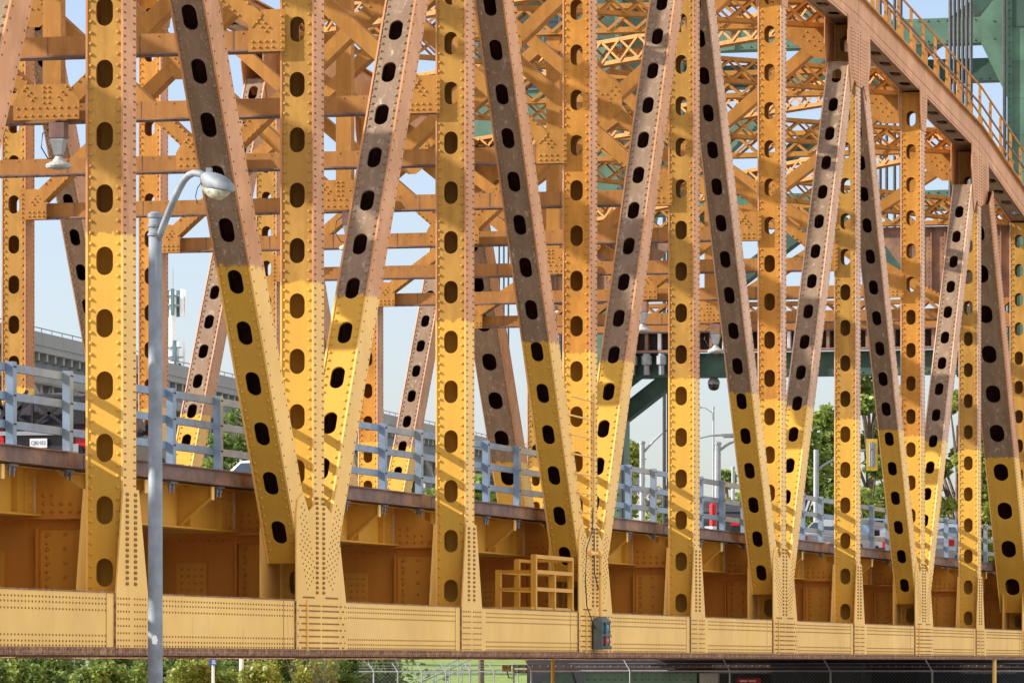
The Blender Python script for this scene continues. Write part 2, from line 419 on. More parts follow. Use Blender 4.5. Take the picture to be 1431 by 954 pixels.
# gusset plates: bottom joints with diagonals, bottom joints of the hangers, top joints
def fan(a, b, s0, s1, rows, ds):
    out = []
    for r in rows:
        s = s0
        while s < s1: out.append(a*s+b*r); s += ds
    return out
for (y0, y1, near) in ((NY0, NY1, True), (FY0, FY1, False)):
    for k in range(-1, 10):
        cx = kx(k)
        if k % 2:
            if k == 9: poly = [(-1.5,.19),(.75,.19),(.75,1.2),(.62,2.3),(.3,2.6),(-.3,2.6),(-.95,2.75),(-1.45,2.5),(-1.5,1.0)]
            else: poly = [(-1.30,.19),(1.50,.19),(1.46,.98),(1.10,1.95),(1.08,2.1),(1.42,2.62),(.98,2.86),(.62,2.38),(.31,2.5),(-.31,2.5),(-.62,2.38),(-.93,2.66),(-1.2,2.55),(-1.30,2.3)]
        else:
            poly = [(-.66,.19),(.78,.19),(.74,.99),(.34,2.44),(-.33,2.44),(-.64,.99)]
        for ya, sg in ((y0-.002, -1), (y1+.002, 1)):
            mb = MB()
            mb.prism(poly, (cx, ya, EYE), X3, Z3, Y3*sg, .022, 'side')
            if near and sg < 0:
                P = []; yo = ya-.022
                for i in range(20 if k % 2 else 17):
                    for c in (-.22, -.16, .14, .20): P.append((cx+c, yo, H(1.12+i*.078)))
                mb.rivets(P, -Y3, .027, 'sideriv', 6)
                P = []
                w0, w1 = (poly[0][0]+.08, poly[1][0]-.08)
                for j, hh in enumerate((.25, .33, .43, .53, .63, .73, .83, .91)):
                    for x in np.arange(w0, w1, .07 if k % 2 else .12):
                        if .0 < x < .09: continue
                        if k % 2 and (x > w1-.45 or x < w0+.2) and int(x*20+j) % 2: continue
                        P.append((cx+x, yo, H(hh)))
                if k % 2:
                    bw = Vector((0, 0, H(.58)))
                    for d in (-1, 1):
                        if k+d > 9: continue
                        a = (Vector((kx(k+d), 0, CH[k+d]))-Vector((cx, 0, .58))).normalized(); b = Vector((a.z, 0, -a.x))
                        for s in np.arange(.95, 2.3, .115):
                            for r in (-.24, -.12, 0, .12, .24):
                                q = a*s+b*r
                                if abs(q.x) > .3 and q.z < 2.25 and abs(q.x) < 1.12+.1*(q.z > 1.9): P.append((cx+q.x, yo, H(.58)+q.z-.1))
                    for x in np.arange(-.95, 1.0, .05):
                        if abs(x) > .3: P.append((cx+x, yo, H(1.04)))
                    mb.box(cx-.79, cx-.75, yo-.03, yo, H(.2), H(1.0), 'side')
                mb.rivets(P, -Y3, .0165, 'sideriv', 6)
            mb.build('gusset_plate', bridge)
    for k in range(-2, 9):
        cx = kx(k); c = chz(k)
        sl = -(chz(k+1)-chz(k))/PAN
        if k % 2 == 0:
            f = lambda x: c-.2-(x*((CH.get(k, c)-CH.get(k+2, CH[9]))/18.6) if x > 0 and k+2 in CH else x*.0)
            s_r = (CH[k+2]-CH[k])/18.6 if k+2 in CH else (CH[9]-CH[8])/9.3
            s_l = (CH[k]-CH[k-2])/18.6 if k-2 in CH else .03
            poly = [(-1.45, c-.30-1.45*s_l), (1.45, c-.30+1.45*s_r), (1.55, c-1.0+1.45*s_r), (1.05, c-2.1), (.62, c-1.75), (.31, c-1.85), (-.31, c-1.85), (-.62, c-1.75), (-1.05, c-2.1), (-1.5, c-1.0-1.45*s_l)]
        else:
            s_r = s_l = (chz(k+1)-chz(k-1))/18.6
            poly = [(-.55, c-.30-.55*s_l), (.55, c-.30+.55*s_l), (.5, c-.9), (.31, c-1.35), (-.31, c-1.35), (-.5, c-.9)]
        for ya, sg in ((y0-.002, -1), (y1+.002, 1)):
            mb = MB(); mb.prism(poly, (cx, ya, EYE), X3, Z3, Y3*sg, .022, 'side')
            if near and sg < 0:
                P = []; yo = ya-.022
                for i in range(16 if k % 2 == 0 else 9):
                    for x in (-.22, -.14, .12, .2): P.append((cx+x, yo, H(c-.5-i*.085)))
                if k % 2 == 0:
                    for i in range(15):
                        for x in (-1.2, -1.07, -.94, -.8, -.66, -.5, .5, .66, .8, .94, 1.07, 1.2):
                            P.append((cx+x*(1-.012*i), yo, H(c-.62-i*.085+(.05 if abs(x) > .9 else 0)+x*(s_r if x > 0 else s_l))))
                mb.rivets(P, -Y3, .0145, 'sideriv', 6)
            mb.build('gusset_plate', bridge)

# cross frames between the trusses
def rivrow(mb, pts, n, m='brace', r=.022): mb.rivets(pts, n, r, m, 6)
ST0, ST1 = 9.66, 9.99
def lattice(mb, p0, p1, depth, width, m, bar=.075, fl=.13):
    """light girder of two flanges joined by crossed lacing bars on both faces"""
    p0, p1 = Vector(p0), Vector(p1); a = (p1-p0); L = a.length; a.normalize()
    side = a.cross(Z3).normalized(); u = side.cross(a)
    for sg in (-1, 1): mb.obox((p0+p1)/2+u*sg*(depth/2-fl/2), a*(L/2), side*(width/2), u*(fl/2), m)
    n = max(2, int(round(L/(depth*1.0)))); st = L/n; dd = depth-fl
    for sg in (-1, 1):
        o = side*sg*(width/2+.008)
        for i in range(n):
            q0, q1 = p0+a*(i*st), p0+a*((i+1)*st)
            mb.beam(q0-u*dd/2+o, q1+u*dd/2+o, bar, .012, m, up=side)
            mb.beam(q0+u*dd/2+o+side*sg*.013, q1-u*dd/2+o+side*sg*.013, bar, .012, m, up=side)
for k in range(-1, 10):
    cx = kx(k)-.02; c = chz(k)
    if k < 9:
        mb = MB()
        mb.box(cx-.16, cx+.16, NY1+.003, FY0-.003, H(ST0+.03), H(ST1), 'strut')
        mb.box(cx-.20, cx+.20, NY1+.003, FY0-.003, H(ST0), H(ST0+.028), 'brown')
        for yj in np.arange(1.0, 14.4, 1.55):          # splice seams and drip marks on the strut
            mb.box(cx-.164, cx-.16, yj, yj+.02, H(ST0+.03), H(ST1), 'brown')
        rivrow(mb, [(cx-.16, y, H(ST1-.04)) for y in np.arange(.5, 14.4, .35)], -X3, 'strut', .014)
        rivrow(mb, [(cx-.12, y, H(ST0)) for y in np.arange(.4, 14.4, .22)], -Z3, 'brown', .03)
        mb.build('cross_strut', bridge)
        ym = (NY1+FY0)/2
        tz = c-.62
        # braces: an X in each half of the frame
        segs = [((NY1+.35, ST1+.12), (ym-.25, tz)), ((ym-.35, ST1+.12), (NY1+.3, tz)), ((FY0-.35, ST1+.12), (ym+.25, tz)), ((ym+.35, ST1+.12), (FY0-.3, tz))]
        for i, ((ya, za), (yb, zb)) in enumerate(segs):
            mb = MB(); xo = cx-.03+(.145 if i % 2 else -.145)
            mb.beam((xo, ya, H(za)), (xo, yb, H(zb)), .28, .36, 'brace', up=X3)
            d = Vector((0, yb-ya, zb-za)).normalized()
            for e in (.12, -.12):
                pd = Vector((0, -d.z, d.y))*e
                rivrow(mb, [(xo-.18, ya+d.y*s+pd.y, H(za)+d.z*s+pd.z) for s in (.3, .42, .54, .66, .78)], -X3)
            mb.build('sway_brace', bridge)
        mb = MB()
        mb.box(cx-.13, cx+.13, ym-.17, ym+.17, H(ST1+.002), H(c-.4), 'brace')
        rivrow(mb, [(cx-.02+.05*(-1)**j, ym-.17, H(ST1+.3+.16*j)) for j in range(30)], -Y3, 'brace', .015)
        mb.build('frame_post', bridge)
        mb = MB()
        gx = cx-.425
        mb.prism([(-.62, ST0+.03), (.62, ST0+.03), (.62, ST1+.02), (.42, ST1+.33), (-.42, ST1+.33), (-.62, ST1+.02)], (gx, ym, EYE), Y3, Z3, X3, .02, 'brace')
        rivrow(mb, [(gx, ym+y, H(z)) for y in np.arange(-.54, .6, .135) for z in (ST0+.1, ST1-.09)]+[(gx, ym+y, H(ST1+z)) for y in (-.05, .05) for z in (.0, .1, .2, .28)]+[(gx, ym+s*(.22+.08*i+.05*j), H(ST1+.1+.09*i-.05*j)) for s in (-1, 1) for i in range(3) for j in (0, 1)], -X3)
        mb.build('joint_plate', bridge)
        for s, ye in ((1, NY1), (-1, FY0)):
            mb = MB(); w = .5
            mb.prism([(-.10*s, ST0-.03), (w*s, ST0-.03), (w*s, ST1+.12), (.28*s, ST1+.30), (-.10*s, ST1+.30)], (cx-.345, ye, EYE), Y3, Z3, X3, .02, 'brace')
            rivrow(mb, [(cx-.345, ye+s*(-.05), H(ST0+.02+.1*i)) for i in range(6)]+[(cx-.345, ye+s*(.1+.11*i), H(ST0+z)) for i in range(4) for z in (.04, .13)]+[(cx-.345, ye+s*(.16+.07*i+.05*j), H(ST1+.02+.07*i-.06*j)) for i in range(3) for j in (0, 1)], -X3)
            mb.build('joint_plate', bridge)
            mb = MB()                                     # top corner plate under the chord
            mb.prism([(0, tz+.42), (1.5*s, tz+.42), (1.5*s, tz+.2), (.45*s, tz-.55), (0, tz-.55)], (cx-.34, ye, EYE), Y3, Z3, X3, .02, 'brace')
            rivrow(mb, [(cx-.34, ye+s*(.25+.14*i+.1*j), H(tz-.25+.12*i-.1*j)) for i in range(4) for j in (0, 1)], -X3)
            mb.build('joint_plate', bridge)
        # crossing plates
        for yq in ((NY1+ym)/2, (FY0+ym)/2):
            mb = MB(); zc = (ST1+tz)/2+.06
            mb.prism([(-.42,-.25),(-.1,-.5),(.1,-.5),(.42,-.25),(.42,.25),(.1,.5),(-.1,.5),(-.42,.25)], (cx-.37, yq, H(zc)), Y3, Z3, X3, .016, 'brace')
            rivrow(mb, [(cx-.37, yq+u*(.1+.1*i)+.04*w_, H(zc+v*(.09+.085*i)-.05*w_*u*v)) for u in (-1, 1) for v in (-1, 1) for i in range(3) for w_ in (-1, 1)], -X3)
            mb.build('joint_plate', bridge)
    mb = MB()
    lattice(mb, (cx, NY1+.005, H(c)), (cx, FY0-.005, H(c)), .72, .42, 'brace')
    mb.build('top_strut', bridge)
for k in range(-1, 9):
    for s in (0, 1):
        mb = MB()
        ya, yb = (NY1+.1, FY0-.1) if s else (FY0-.1, NY1+.1)
        dz = .06 if s else -.06
        a0 = Vector((kx(k)+.35, ya, H(chz(k)-.05+dz))); a1 = Vector((kx(k+1)-.35, yb, H(chz(k+1)-.05+dz)))
        if s:
            lattice(mb, a0, a1, .66, .36, 'brace', .06, .10)
        else:                                              # interrupted where the other lateral crosses it
            mdl = (a0+a1)/2; dv = (a1-a0).normalized()*.30
            lattice(mb, a0, mdl-dv, .66, .36, 'brace', .06, .10); lattice(mb, mdl+dv, a1, .66, .36, 'brace', .06, .10)
        mb.build('top_lateral', bridge)
# end portal
cx = kx(9)-.02
mb = MB()
mb.box(cx-.25, cx+.25, NY1+.003, FY0-.003, H(10.08), H(10.3), 'strut'); mb.box(cx-.28, cx+.28, NY1+.003, FY0-.003, H(10.05), H(10.078), 'brown')
mb.build('cross_strut', bridge)
mb = MB(); lattice(mb, (cx, NY1+.005, H(10.62)), (cx, FY0-.005, H(10.62)), .62, .3, 'strut'); mb.build('portal_lattice', bridge)
for s, ye in ((1, NY1), (-1, FY0)):
    mb = MB()
    mb.prism([(0, 10.95), (2.6*s, 10.95), (4.2*s, 13.1), (0, 13.1)], (cx-.02, ye, EYE), Y3, Z3, X3, .03, 'portal')
    for i in range(8):
        yy = ye+s*(.3+.42*i); zt = 13.1; zb = max(10.95, 10.95+(abs(yy-ye)-2.6)*1.34+.05)
        mb.box(cx-.09, cx-.021, yy-.02, yy+.02, H(zb), H(zt), 'portal')
        rivrow(mb, [(cx-.021, yy+.09, H(z)) for z in np.arange(zb+.1, zt, .14)], -X3, 'portal', .018)
    mb.build('portal_bracket', bridge)

# floor system
for k in range(-2, 10):
    cx = kx(k); mb = MB(); m = 'floorold'
    mb.box(cx-.012, cx+.012, NY1+.03, FY0-.03, H(.2), H(2.03), m)
    for z in (.16, 2.03): mb.box(cx-.2, cx+.2, NY1+.03, FY0-.03, H(z), H(z+.035), 'rusty' if z < 1 else m)
    for z in (.2, 1.9): mb.box(cx-.024, cx-.0125, NY1+.03, FY0-.03, H(z), H(z+.13), m)
    for yy in (.98, 2.3, 3.9, 5.6, 7.35, 9.1, 10.8, 12.4, 13.7): mb.box(cx-.14, cx-.0125, yy-.015, yy+.015, H(.34), H(1.9), m)
    for yb0 in (.24,):                                     # riveted end connection
        mb.box(cx-.03, cx-.0125, yb0, yb0+.72, H(.33), H(1.88), 'floorplate')
        rivrow(mb, [(cx-.03, yb0+.10+.25*i, H(.42+.2*j)) for i in range(3) for j in range(8)]+[(cx-.03, yb0+.62, H(.4+.1*j)) for j in range(15)], -X3, m, .03)
        mb.box(cx-.031, cx-.0125, 1.5, 2.0, H(.33), H(1.6), 'floorplate')
        rivrow(mb, [(cx-.031, 1.58+.11*i, H(.4+.11*j)) for i in range(4) for j in range(11)], -X3, m, .026)
    rivrow(mb, [(cx-.024, y, H(1.95)) for y in np.arange(1., 14.3, .12)]+[(cx-.024, y, H(.27)) for y in np.arange(1., 14.3, .2)], -X3, m, .024)
    # stringer seat and upper knee plate at the post
    mb.prism([(NY1+.03, 2.07), (1.0, 2.07), (1.0, 2.72), (.75, 2.72), (NY1+.03, 2.4)], (cx-.1, 0, EYE), Y3, Z3, X3, .02, 'floorplate')
    rivrow(mb, [(cx-.1, .36+.13*i, H(2.14+.11*j)) for i in range(5) for j in range(3) if .36+.13*i > .3+.3*j-.2], -X3, m, .03)
    mb.build('floor_beam', bridge)
for yy in (1.05, 3.2, 5.3, 7.35, 9.4, 11.5, 13.65):
    mb = MB(); x0, x1 = kx(-2)-1, kx(9)+.8
    mb.box(x0, x1, yy-.012, yy+.012, H(2.1), H(2.72), 'floor')
    mb.box(x0, x1, yy-.14, yy+.14, H(2.07), H(2.098), 'floor'); mb.box(x0, x1, yy-.14, yy+.14, H(2.722), H(2.75), 'floor')
    if yy < 2:
        for x in np.arange(x0, x1, 1.55): mb.box(x-.012, x+.012, yy-.11, yy-.013, H(2.1), H(2.72), 'floor')
        for k in range(-1, 10):
            mb.box(kx(k)-.5, kx(k)+.5, yy-.026, yy-.0125, H(2.1), H(2.72), 'floor')
            rivrow(mb, [(kx(k)+x, yy-.026, H(2.16+.1*j)) for x in (-.42, -.3, .3, .42) for j in range(6)], -Y3, 'floor', .02)
    mb.build('stringer', bridge)
for k in range(-1, 9):
    for dx in (3.5-OFF, 6.7-OFF):
        x = kx(k)+dx; mb = MB()
        mb.prism([(1.035, 2.1), (1.035, 2.70), (.50, 2.70), (.50, 2.54)], (x, 0, EYE), Y3, Z3, X3, .02, 'floor')
        mb.box(x-.05, x+.07, .475, .499, H(2.5), H(2.70), 'side')
        d = Vector((0, .535, -.44)).normalized(); mb.beam((x+.01, .5, H(2.535)), (x+.01, 1.03, H(2.095)), .12, .02, 'floor', up=(0, .6, .8))
        mb.build('knee_bracket', bridge)
mb = MB()
mb.box(kx(-2)-2, kx(9)+.95, .56, 14.15, H(2.76), H(2.93), 'asphalt'); mb.build('deck', bridge)
for yy in (.44, 14.155):
    mb = MB()
    for k in range(-2, 9):
        mb.box(kx(k)+.33, kx(k+1)-.33, yy, yy+.115, H(2.735), H(2.965), 'brown'); mb.box(kx(k)-.31, kx(k)+.31, yy+.003, yy+.112, H(2.74), H(2.96), 'brown')
        mb.box(kx(k)+.33, kx(k+1)-.33, yy-.05, yy-.001, H(2.95), H(2.968), 'brown'); mb.box(kx(k)+.33, kx(k+1)-.33, yy-.05, yy-.001, H(2.733), H(2.75), 'brown')
    mb.build('edge_channel', bridge)
for k in range(-2, 9):
    for s in (0, 1):
        mb = MB(); ya, yb = (.1, 14.6) if s else (14.6, .1)
        mb.beam((kx(k)+.6, ya, H(.19-.05*s)), (kx(k+1)-.6, yb, H(.19-.05*s)), .34, .045, 'rusty'); mb.build('bottom_lateral', bridge)

# guard railings
def railing(y, s, label):
    r = empty('guard_railing', (kx(0), y, H(2.95)), label, 'railing')
    for n in range(-6, 37):
        x = .45+2.325*n
        mb = MB()
        mb.box(x-.075, x+.075, y-.055, y+.055, H(2.99), H(4.12), 'railgalv'); mb.box(x-.14, x+.14, y-.10, y+.10, H(2.97), H(2.988), 'railgalv')
        for z in (4.05, 3.66, 3.27): mb.rivets([(x+.03, y-s*.055, H(z)), (x-.03, y-s*.055, H(z))], -Y3*s, .016, 'black', 6)
        for dx in (-.09, .09): mb.tube([(x+dx, y, H(2.56)), (x+dx, y, H(2.73))], .017, 'railgalv', 6); mb.tube([(x+dx, y, H(2.64)), (x+dx, y, H(2.67))], .032, 'railgalv', 6)
        mb.box(x-.16, x+.16, y-.05, y+.05, H(2.70), H(2.725), 'railgalv')
        mb.build('railing_post', r)
    for z in (4.05, 3.66, 3.27):
        mb = MB(); x0, x1 = .45-2.325*6-.3, .45+2.325*36+.3
        ya, yb = sorted((y+s*.057, y+s*.125))
        mb.box(x0, x1, ya, yb, H(z-.055), H(z+.055), 'railgalv'); mb.build('rail', r)
    return r
railing(.62, 1, 'galvanised three rail guard railing on the deck edge behind the nearest truss')
railing(14.08, -1, 'galvanised guard railing along the far edge of the bridge deck, beyond the vehicles')

# walkway handrail on top of the near top chord
hr = empty('chord_handrail', (kx(7), -.07, H(chz(7)+.4)), 'orange two rail handrail climbing along the top of the upper chord', 'handrail')
pts = []
for k0, k1 in ((4, 6), (6, 8), (8, 9)):
    for i in range(int((kx(k1)-kx(k0))/1.86+.01)):
        t = i*1.86/(kx(k1)-kx(k0)); pts.append((kx(k0)+i*1.86, CH[k0]+(CH[k1]-CH[k0])*t+.40))
pts.append((kx(9)+.2, CH[9]+.42))
for yy in (-.36, .2):
    for x, z in pts:
        mb = MB(); mb.box(x-.04, x+.04, yy-.035, yy+.035, H(z), H(z+1.08), 'brace'); mb.box(x-.05, x+.05, yy-.05, yy+.05, H(z), H(z+.22), 'brace'); mb.build('handrail_post', hr)
    for dz in (.55, 1.05):
        mb = MB(); mb.tube([(x, yy-.055, H(z+dz)) for x, z in pts], .032, 'brown' if dz < 1 else 'brace', 6); mb.build('rail', hr)
# ------------------------------------------------------------------ ground and banks
mb = MB(); mb.add([(-500,-1500,0),(3000,-1500,0),(3000,2500,0),(-500,2500,0)], [(0,1,2,3)], 'ground')
tag(mb.build('ground'), kind='structure')
mb = MB(); nx, ny = 26, 20
V = []
for i in range(nx+1):
    for j in range(ny+1):
        s, t = i/nx, j/ny
        p = at(430+420*t, 927, 215+150*s); h = .02+2.1*min(1, s*1.6)*(.5-.5*math.cos(math.pi*min(1, min(t, 1-t)*5)))
        V.append((p.x, p.y, h+.05*math.sin(7*s+3*t)*s))
mb.add(V, [(i*(ny+1)+j, (i+1)*(ny+1)+j, (i+1)*(ny+1)+j+1, i*(ny+1)+j+1) for i in range(nx) for j in range(ny)], 'grass')
tag(mb.build('lawn_bank', smooth=True), kind='structure')

# ------------------------------------------------------------------ text
def text_mesh(txt, size, o, ex, ez, m, parent, name, depth=.004):
    cu = bpy.data.curves.new('t', 'FONT'); cu.body = txt; cu.size = size; cu.extrude = depth/2; cu.align_x = 'CENTER'; cu.align_y = 'CENTER'; cu.resolution_u = 3
    ob = bpy.data.objects.new('t', cu); COL.objects.link(ob); bpy.context.view_layer.update()
    me = bpy.data.meshes.new_from_object(ob.evaluated_get(bpy.context.evaluated_depsgraph_get()))
    bpy.data.objects.remove(ob); bpy.data.curves.remove(cu)
    ex, ez = Vector(ex).normalized(), Vector(ez).normalized(); n = ex.cross(ez)
    w = Vector(parent['_w']); o = Vector(o)
    for v in me.vertices: v.co = o+ex*v.co.x*.78+ez*v.co.y+n*v.co.z-w
    me.materials.clear(); me.materials.append(M[m])
    c = bpy.data.objects.new(name, me); COL.objects.link(c); c.parent = parent; c['_w'] = tuple(w); return c

# ------------------------------------------------------------------ street lamp in front
R_ = Vector((SI, -CO, 0)); F_ = Vector((CO, SI, 0))
lb = at(216.5, 927, 60); lb.z = 0
lamp = empty('street_lamp', lb, 'tall grey street lamp standing in front of the bridge, its arm bent to the right', 'street lamp')
pz = lambda v: EYE+(927-v)/7150*60
mb = MB(); top = pz(299)
mb.tube([(lb.x, lb.y, 0), (lb.x, lb.y, 1.2), (lb.x, lb.y, top)], [.094, .088, .078], 'lampgrey', 20)
mb.build('pole', lamp, smooth=True)
mb = MB(); mb.lathe((lb.x, lb.y, top-.05), [(.083, 0), (.09, .01), (.09, .05), (.05, .075), (.005, .08)], 'lampgrey', 20); mb.build('pole_cap', lamp)
ld = (R_*.72-F_*.69).normalized()
def lp(u, v): 
    q = lb+ld*((u-216.5)/119./.72); q.z = pz(v); return q
mb = MB()
ctrl = [(221, 334), (226, 322), (234, 304), (243, 284), (252, 267), (259, 256), (266, 249.5), (274, 247), (283, 249), (291, 254)]
mb.tube([lp(*c) for c in ctrl], .042, 'lampgrey', 14); mb.build('arm', lamp, smooth=True)
mb = MB()
for z_ in (pz(318), pz(330)): mb.lathe((lb.x, lb.y, z_), [(.086, 0), (.092, .004), (.092, .03), (.086, .034)], 'lampgrey', 20)
mb.build('arm_clamp', lamp)
def head_loft(stats, mt, name, n=18):
    mb = MB(); V = []; F = []
    sd_ = ld.cross(Z3).normalized()
    for (u, v, hw, hu, hd) in stats:
        c = lp(u+3, v+5)
        for j in range(n):
            t = 2*math.pi*j/n; s = math.sin(t); cc = math.cos(t)
            V.append(c+sd_*(.76*hw*math.copysign(abs(cc)**.8, cc))+Z3*((hu if s > 0 else hd)*math.copysign(abs(s)**.9, s)))
    for i in range(len(stats)-1):
        for j in range(n): F.append((i*n+j, i*n+(j+1) % n, (i+1)*n+(j+1) % n, (i+1)*n+j))
    F.append(tuple(range(n-1, -1, -1))); F.append(tuple(range((len(stats)-1)*n, len(stats)*n)))
    mb.add(V, F, mt); return mb.build(name, lamp, smooth=True)
head_loft([(284, 250, .055, .05, .05), (289, 253, .10, .09, .09), (298, 258, .15, .125, .10), (308, 262, .165, .125, .06), (317, 266, .15, .105, .045), (324, 269, .10, .07, .035), (327.5, 271, .03, .025, .02)], 'lampgrey', 'lamp_head')
head_loft([(285, 262, .05, .01, .02), (290, 264, .11, .012, .07), (299, 267, .14, .014, .115), (308, 269, .14, .014, .115), (316, 270.5, .11, .012, .06), (321, 271.5, .05, .01, .02)], 'lampglass', 'lamp_bowl')
mb = MB(); q = lp(296, 247); mb.box(q.x-.035, q.x+.035, q.y-.03, q.y+.03, q.z-.05, q.z+.04, 'lampgrey'); mb.build('photocell', lamp)
mb = MB(); mb.tube([lp(284, 262), lp(279, 268), lp(276, 280), lp(279, 290), lp(285, 291)], .006, 'black', 6); mb.build('loose_wire', lamp)
mb = MB(); q = lb-F_*.084+Vector((0, 0, pz(893))); mb.prism([(-.03, -.05), (.02, -.06), (.035, -.01), (.02, .045), (-.01, .05), (-.035, .02)], q, R_, Z3, -F_, .003, 'plate'); mb.build('sticker', lamp)
mb = MB(); q = lb-F_*.088+Vector((0, 0, .75)); mb.obox(q, R_*.05, F_*.012, Z3*.11, 'lampgrey'); mb.build('hand_hole_cover', lamp)

# ------------------------------------------------------------------ lamps hanging under the cross struts, camera
def hang(k, y, label):
    x = kx(k)-.34; z = H(ST0)
    r = empty('hanging_lamp', (x, y, z), label, 'lamp', 'lamps hanging under the cross struts')
    mb = MB(); mb.box(x-.13, x+.13, y-.14, y+.14, z-.30, z-.03, 'brown'); mb.box(x-.02, x+.2, y-.05, y+.05, z-.03, z+.02, 'brown'); mb.build('ballast_box', r)
    mb = MB(); mb.lathe((x, y, z-.62), [(.05, 0), (.10, .03), (.17, .28), (.17, .315)], 'galv', 4, ref=(1, 1, 0)); mb.build('housing', r)
    mb = MB(); mb.lathe((x, y, z-.86), [(.05, 0), (.22, .03), (.24, .07), (.22, .10), (.11, .16), (.055, .24)], 'shade', 18); mb.build('lamp_shade', r)
    mb = MB(); mb.tube([(x, y+.14, z-.1), (x, y+.3, z-.2), (x, y+.33, z-.45), (x, y+.2, z-.66), (x, y+.08, z-.66)], .012, 'black', 6); mb.build('feed_cable', r)
hang(2, 7.15, 'white hanging lamp with looped cable left of the tallest front post')
hang(4, 7.15, 'hanging lamp partly behind the pale up-leaning front diagonal, fourth strut along')
hang(5, 5.35, 'hanging lamp beside the dark down-leaning diagonal left of the ladder post')
hang(7, 7.15, 'small hanging lamp close to the row of buffers under the tower beam')
hang(8, 7.15, 'hanging lamp just above the dome camera at the far end of the bridge')
p = at(997, 525, 163.2)
r = empty('dome_camera', p, 'dark dome camera hanging below the green tower beam', 'camera')
mb = MB(); mb.tube([p+Z3*.5, p-Z3*.02], .035, 'galv', 8); mb.build('stem', r)
mb = MB(); mb.lathe(p-Z3*.27, [(.19, 0), (.2, .05), (.16, .16), (.05, .26)], 'galv', 14); mb.build('housing', r)
mb = MB(); mb.lathe(p-Z3*.47, [(.03, 0), (.11, .02), (.17, .09), (.185, .195)], 'black', 14); mb.build('dome', r)

# ------------------------------------------------------------------ fittings on the near truss
# lantern for river traffic, fixed to the chord on a pipe
x = 28.15; y = -.50
r = empty('signal_lantern', (x, y, H(.3)), 'dark signal lantern with blue-green and red lenses on the bottom chord', 'signal light')
mb = MB(); mb.box(x-.27, x-.17, y-.09, y+.08, H(.27), H(.83), 'lantern'); mb.lathe((x, y, H(.28)), [(.20, 0), (.22, .02), (.22, .06), (.18, .07)], 'lantern', 14)
mb.lathe((x, y, H(.52)), [(.19, 0), (.2, .01), (.2, .05), (.19, .06)], 'lantern', 14); mb.lathe((x, y, H(.78)), [(.19, 0), (.21, .02), (.15, .09), (.06, .13)], 'lantern', 14)
for i in range(4):
    t = math.pi/4+i*math.pi/2; mb.tube([(x+.19*math.cos(t), y+.19*math.sin(t), H(.3)), (x+.19*math.cos(t), y+.19*math.sin(t), H(.8))], .02, 'lantern', 6)
mb.build('lantern_frame', r)
mb = MB(); mb.lathe((x, y, H(.35)), [(.13, 0), (.155, .03), (.155, .14), (.13, .17)], 'redlens', 16); mb.build('red_lens', r, smooth=True)
mb = MB(); mb.lathe((x, y, H(.58)), [(.13, 0), (.155, .03), (.155, .17), (.13, .2)], 'bluelens', 16); mb.build('blue_lens', r, smooth=True)
mb = MB(); mb.tube([(x, y, H(.9)), (x, y, H(2.05)), (x-.1, y+.04, H(2.12)), (x-.55, y+.09, H(2.12))], .04, 'side', 10); mb.tube([(x-.12, y+.03, H(2.12)), (x-.02, y+.0, H(2.12))], .07, 'side', 8); mb.build('hanging_pipe', r)
c = kx(3)
cb = MB()
cb.tube([(c-.35, -.42, H(3.0)), (c-.5, -.44, H(2.55)), (c-.95, -.44, H(2.2)), (c-1.02, -.43, H(1.6)), (c-.9, -.43, H(1.1)), (c-.35, -.43, H(.75)), (x-.22, -.50, H(.6))], .012, 'black', 6)
cb.tube([(c-.3, -.43, H(2.6)), (c-.32, -.44, H(1.75)), (c-.1, -.46, H(1.45)), (c+.12, -.46, H(1.5)), (x-.06, -.5, H(1.75))], .012, 'black', 6)
tag(cb.build('power_cable'), 'thin dark cable drooping over the joint plate to the signal lantern', 'cable')
# railed work platform standing on the chord
r = empty('work_platform', (24.5, .1, H(1.0)), 'small yellow railed work platform of steel angles standing on the bottom chord', 'platform')
def ang(name, a, b, w=.09, m='floor'):
    mb = MB(); mb.beam(a, b, w, w, m, up=(0, 1, 0) if abs(Vector(b).z-Vector(a).z) > .2 else Z3); return mb.build(name, r)
for xx, yy, zt_ in ((23.75, -.28, 2.08), (25.2, -.28, 1.72), (26.6, -.28, 2.06), (24.0, .46, 1.74), (25.4, .46, 2.02), (26.7, .46, 2.02)):
    ang('platform_post', (xx, yy, H(1.0)), (xx, yy, H(zt_-.06 if zt_ > 2 else zt_)), .10)
for z in (1.98, 1.70, 1.38): ang('platform_rail', (23.75, -.30, H(z)), (26.6, -.30, H(z)), .07)
for z in (1.70, 1.38): ang('platform_rail', (23.75, -.22, H(z)), (24.0, .46, H(z)), .06); ang('platform_rail', (24.0, .47, H(z)), (26.7, .47, H(z)), .06)
for z in (1.96, 1.70): ang('platform_rail', (26.62, -.24, H(z)), (26.7, .46, H(z)), .06)
ang('platform_rail', (25.4, .47, H(1.94)), (26.7, .47, H(1.94)), .06)
mb = MB(); mb.box(23.5, 26.8, -.30, .5, H(1.003), H(1.05), 'brace'); mb.build('platform_floor', r)
# ladder rungs between the diagonal and the post at the fourth joint
r = empty('rung_ladder', (kx(3)-.45, -.3, H(2.9)), 'yellow ladder of spaced rungs between the diagonal and post above the lantern', 'ladder')
for i in range(7):
    z = 2.9+.36*i; xl = kx(3)-(z-.58)*.60+.2
    mb = MB(); mb.tube([(max(xl, kx(3)-2.0), -.38, H(z)), (kx(3)-.12, -.38, H(z-.02))], .018, 'side', 6); mb.build('rung', r)
mb = MB(); mb.tube([(kx(3)-.14, -.39, H(2.7)), (kx(3)-.14, -.39, H(5.2))], .022, 'side', 6); mb.build('stile', r)

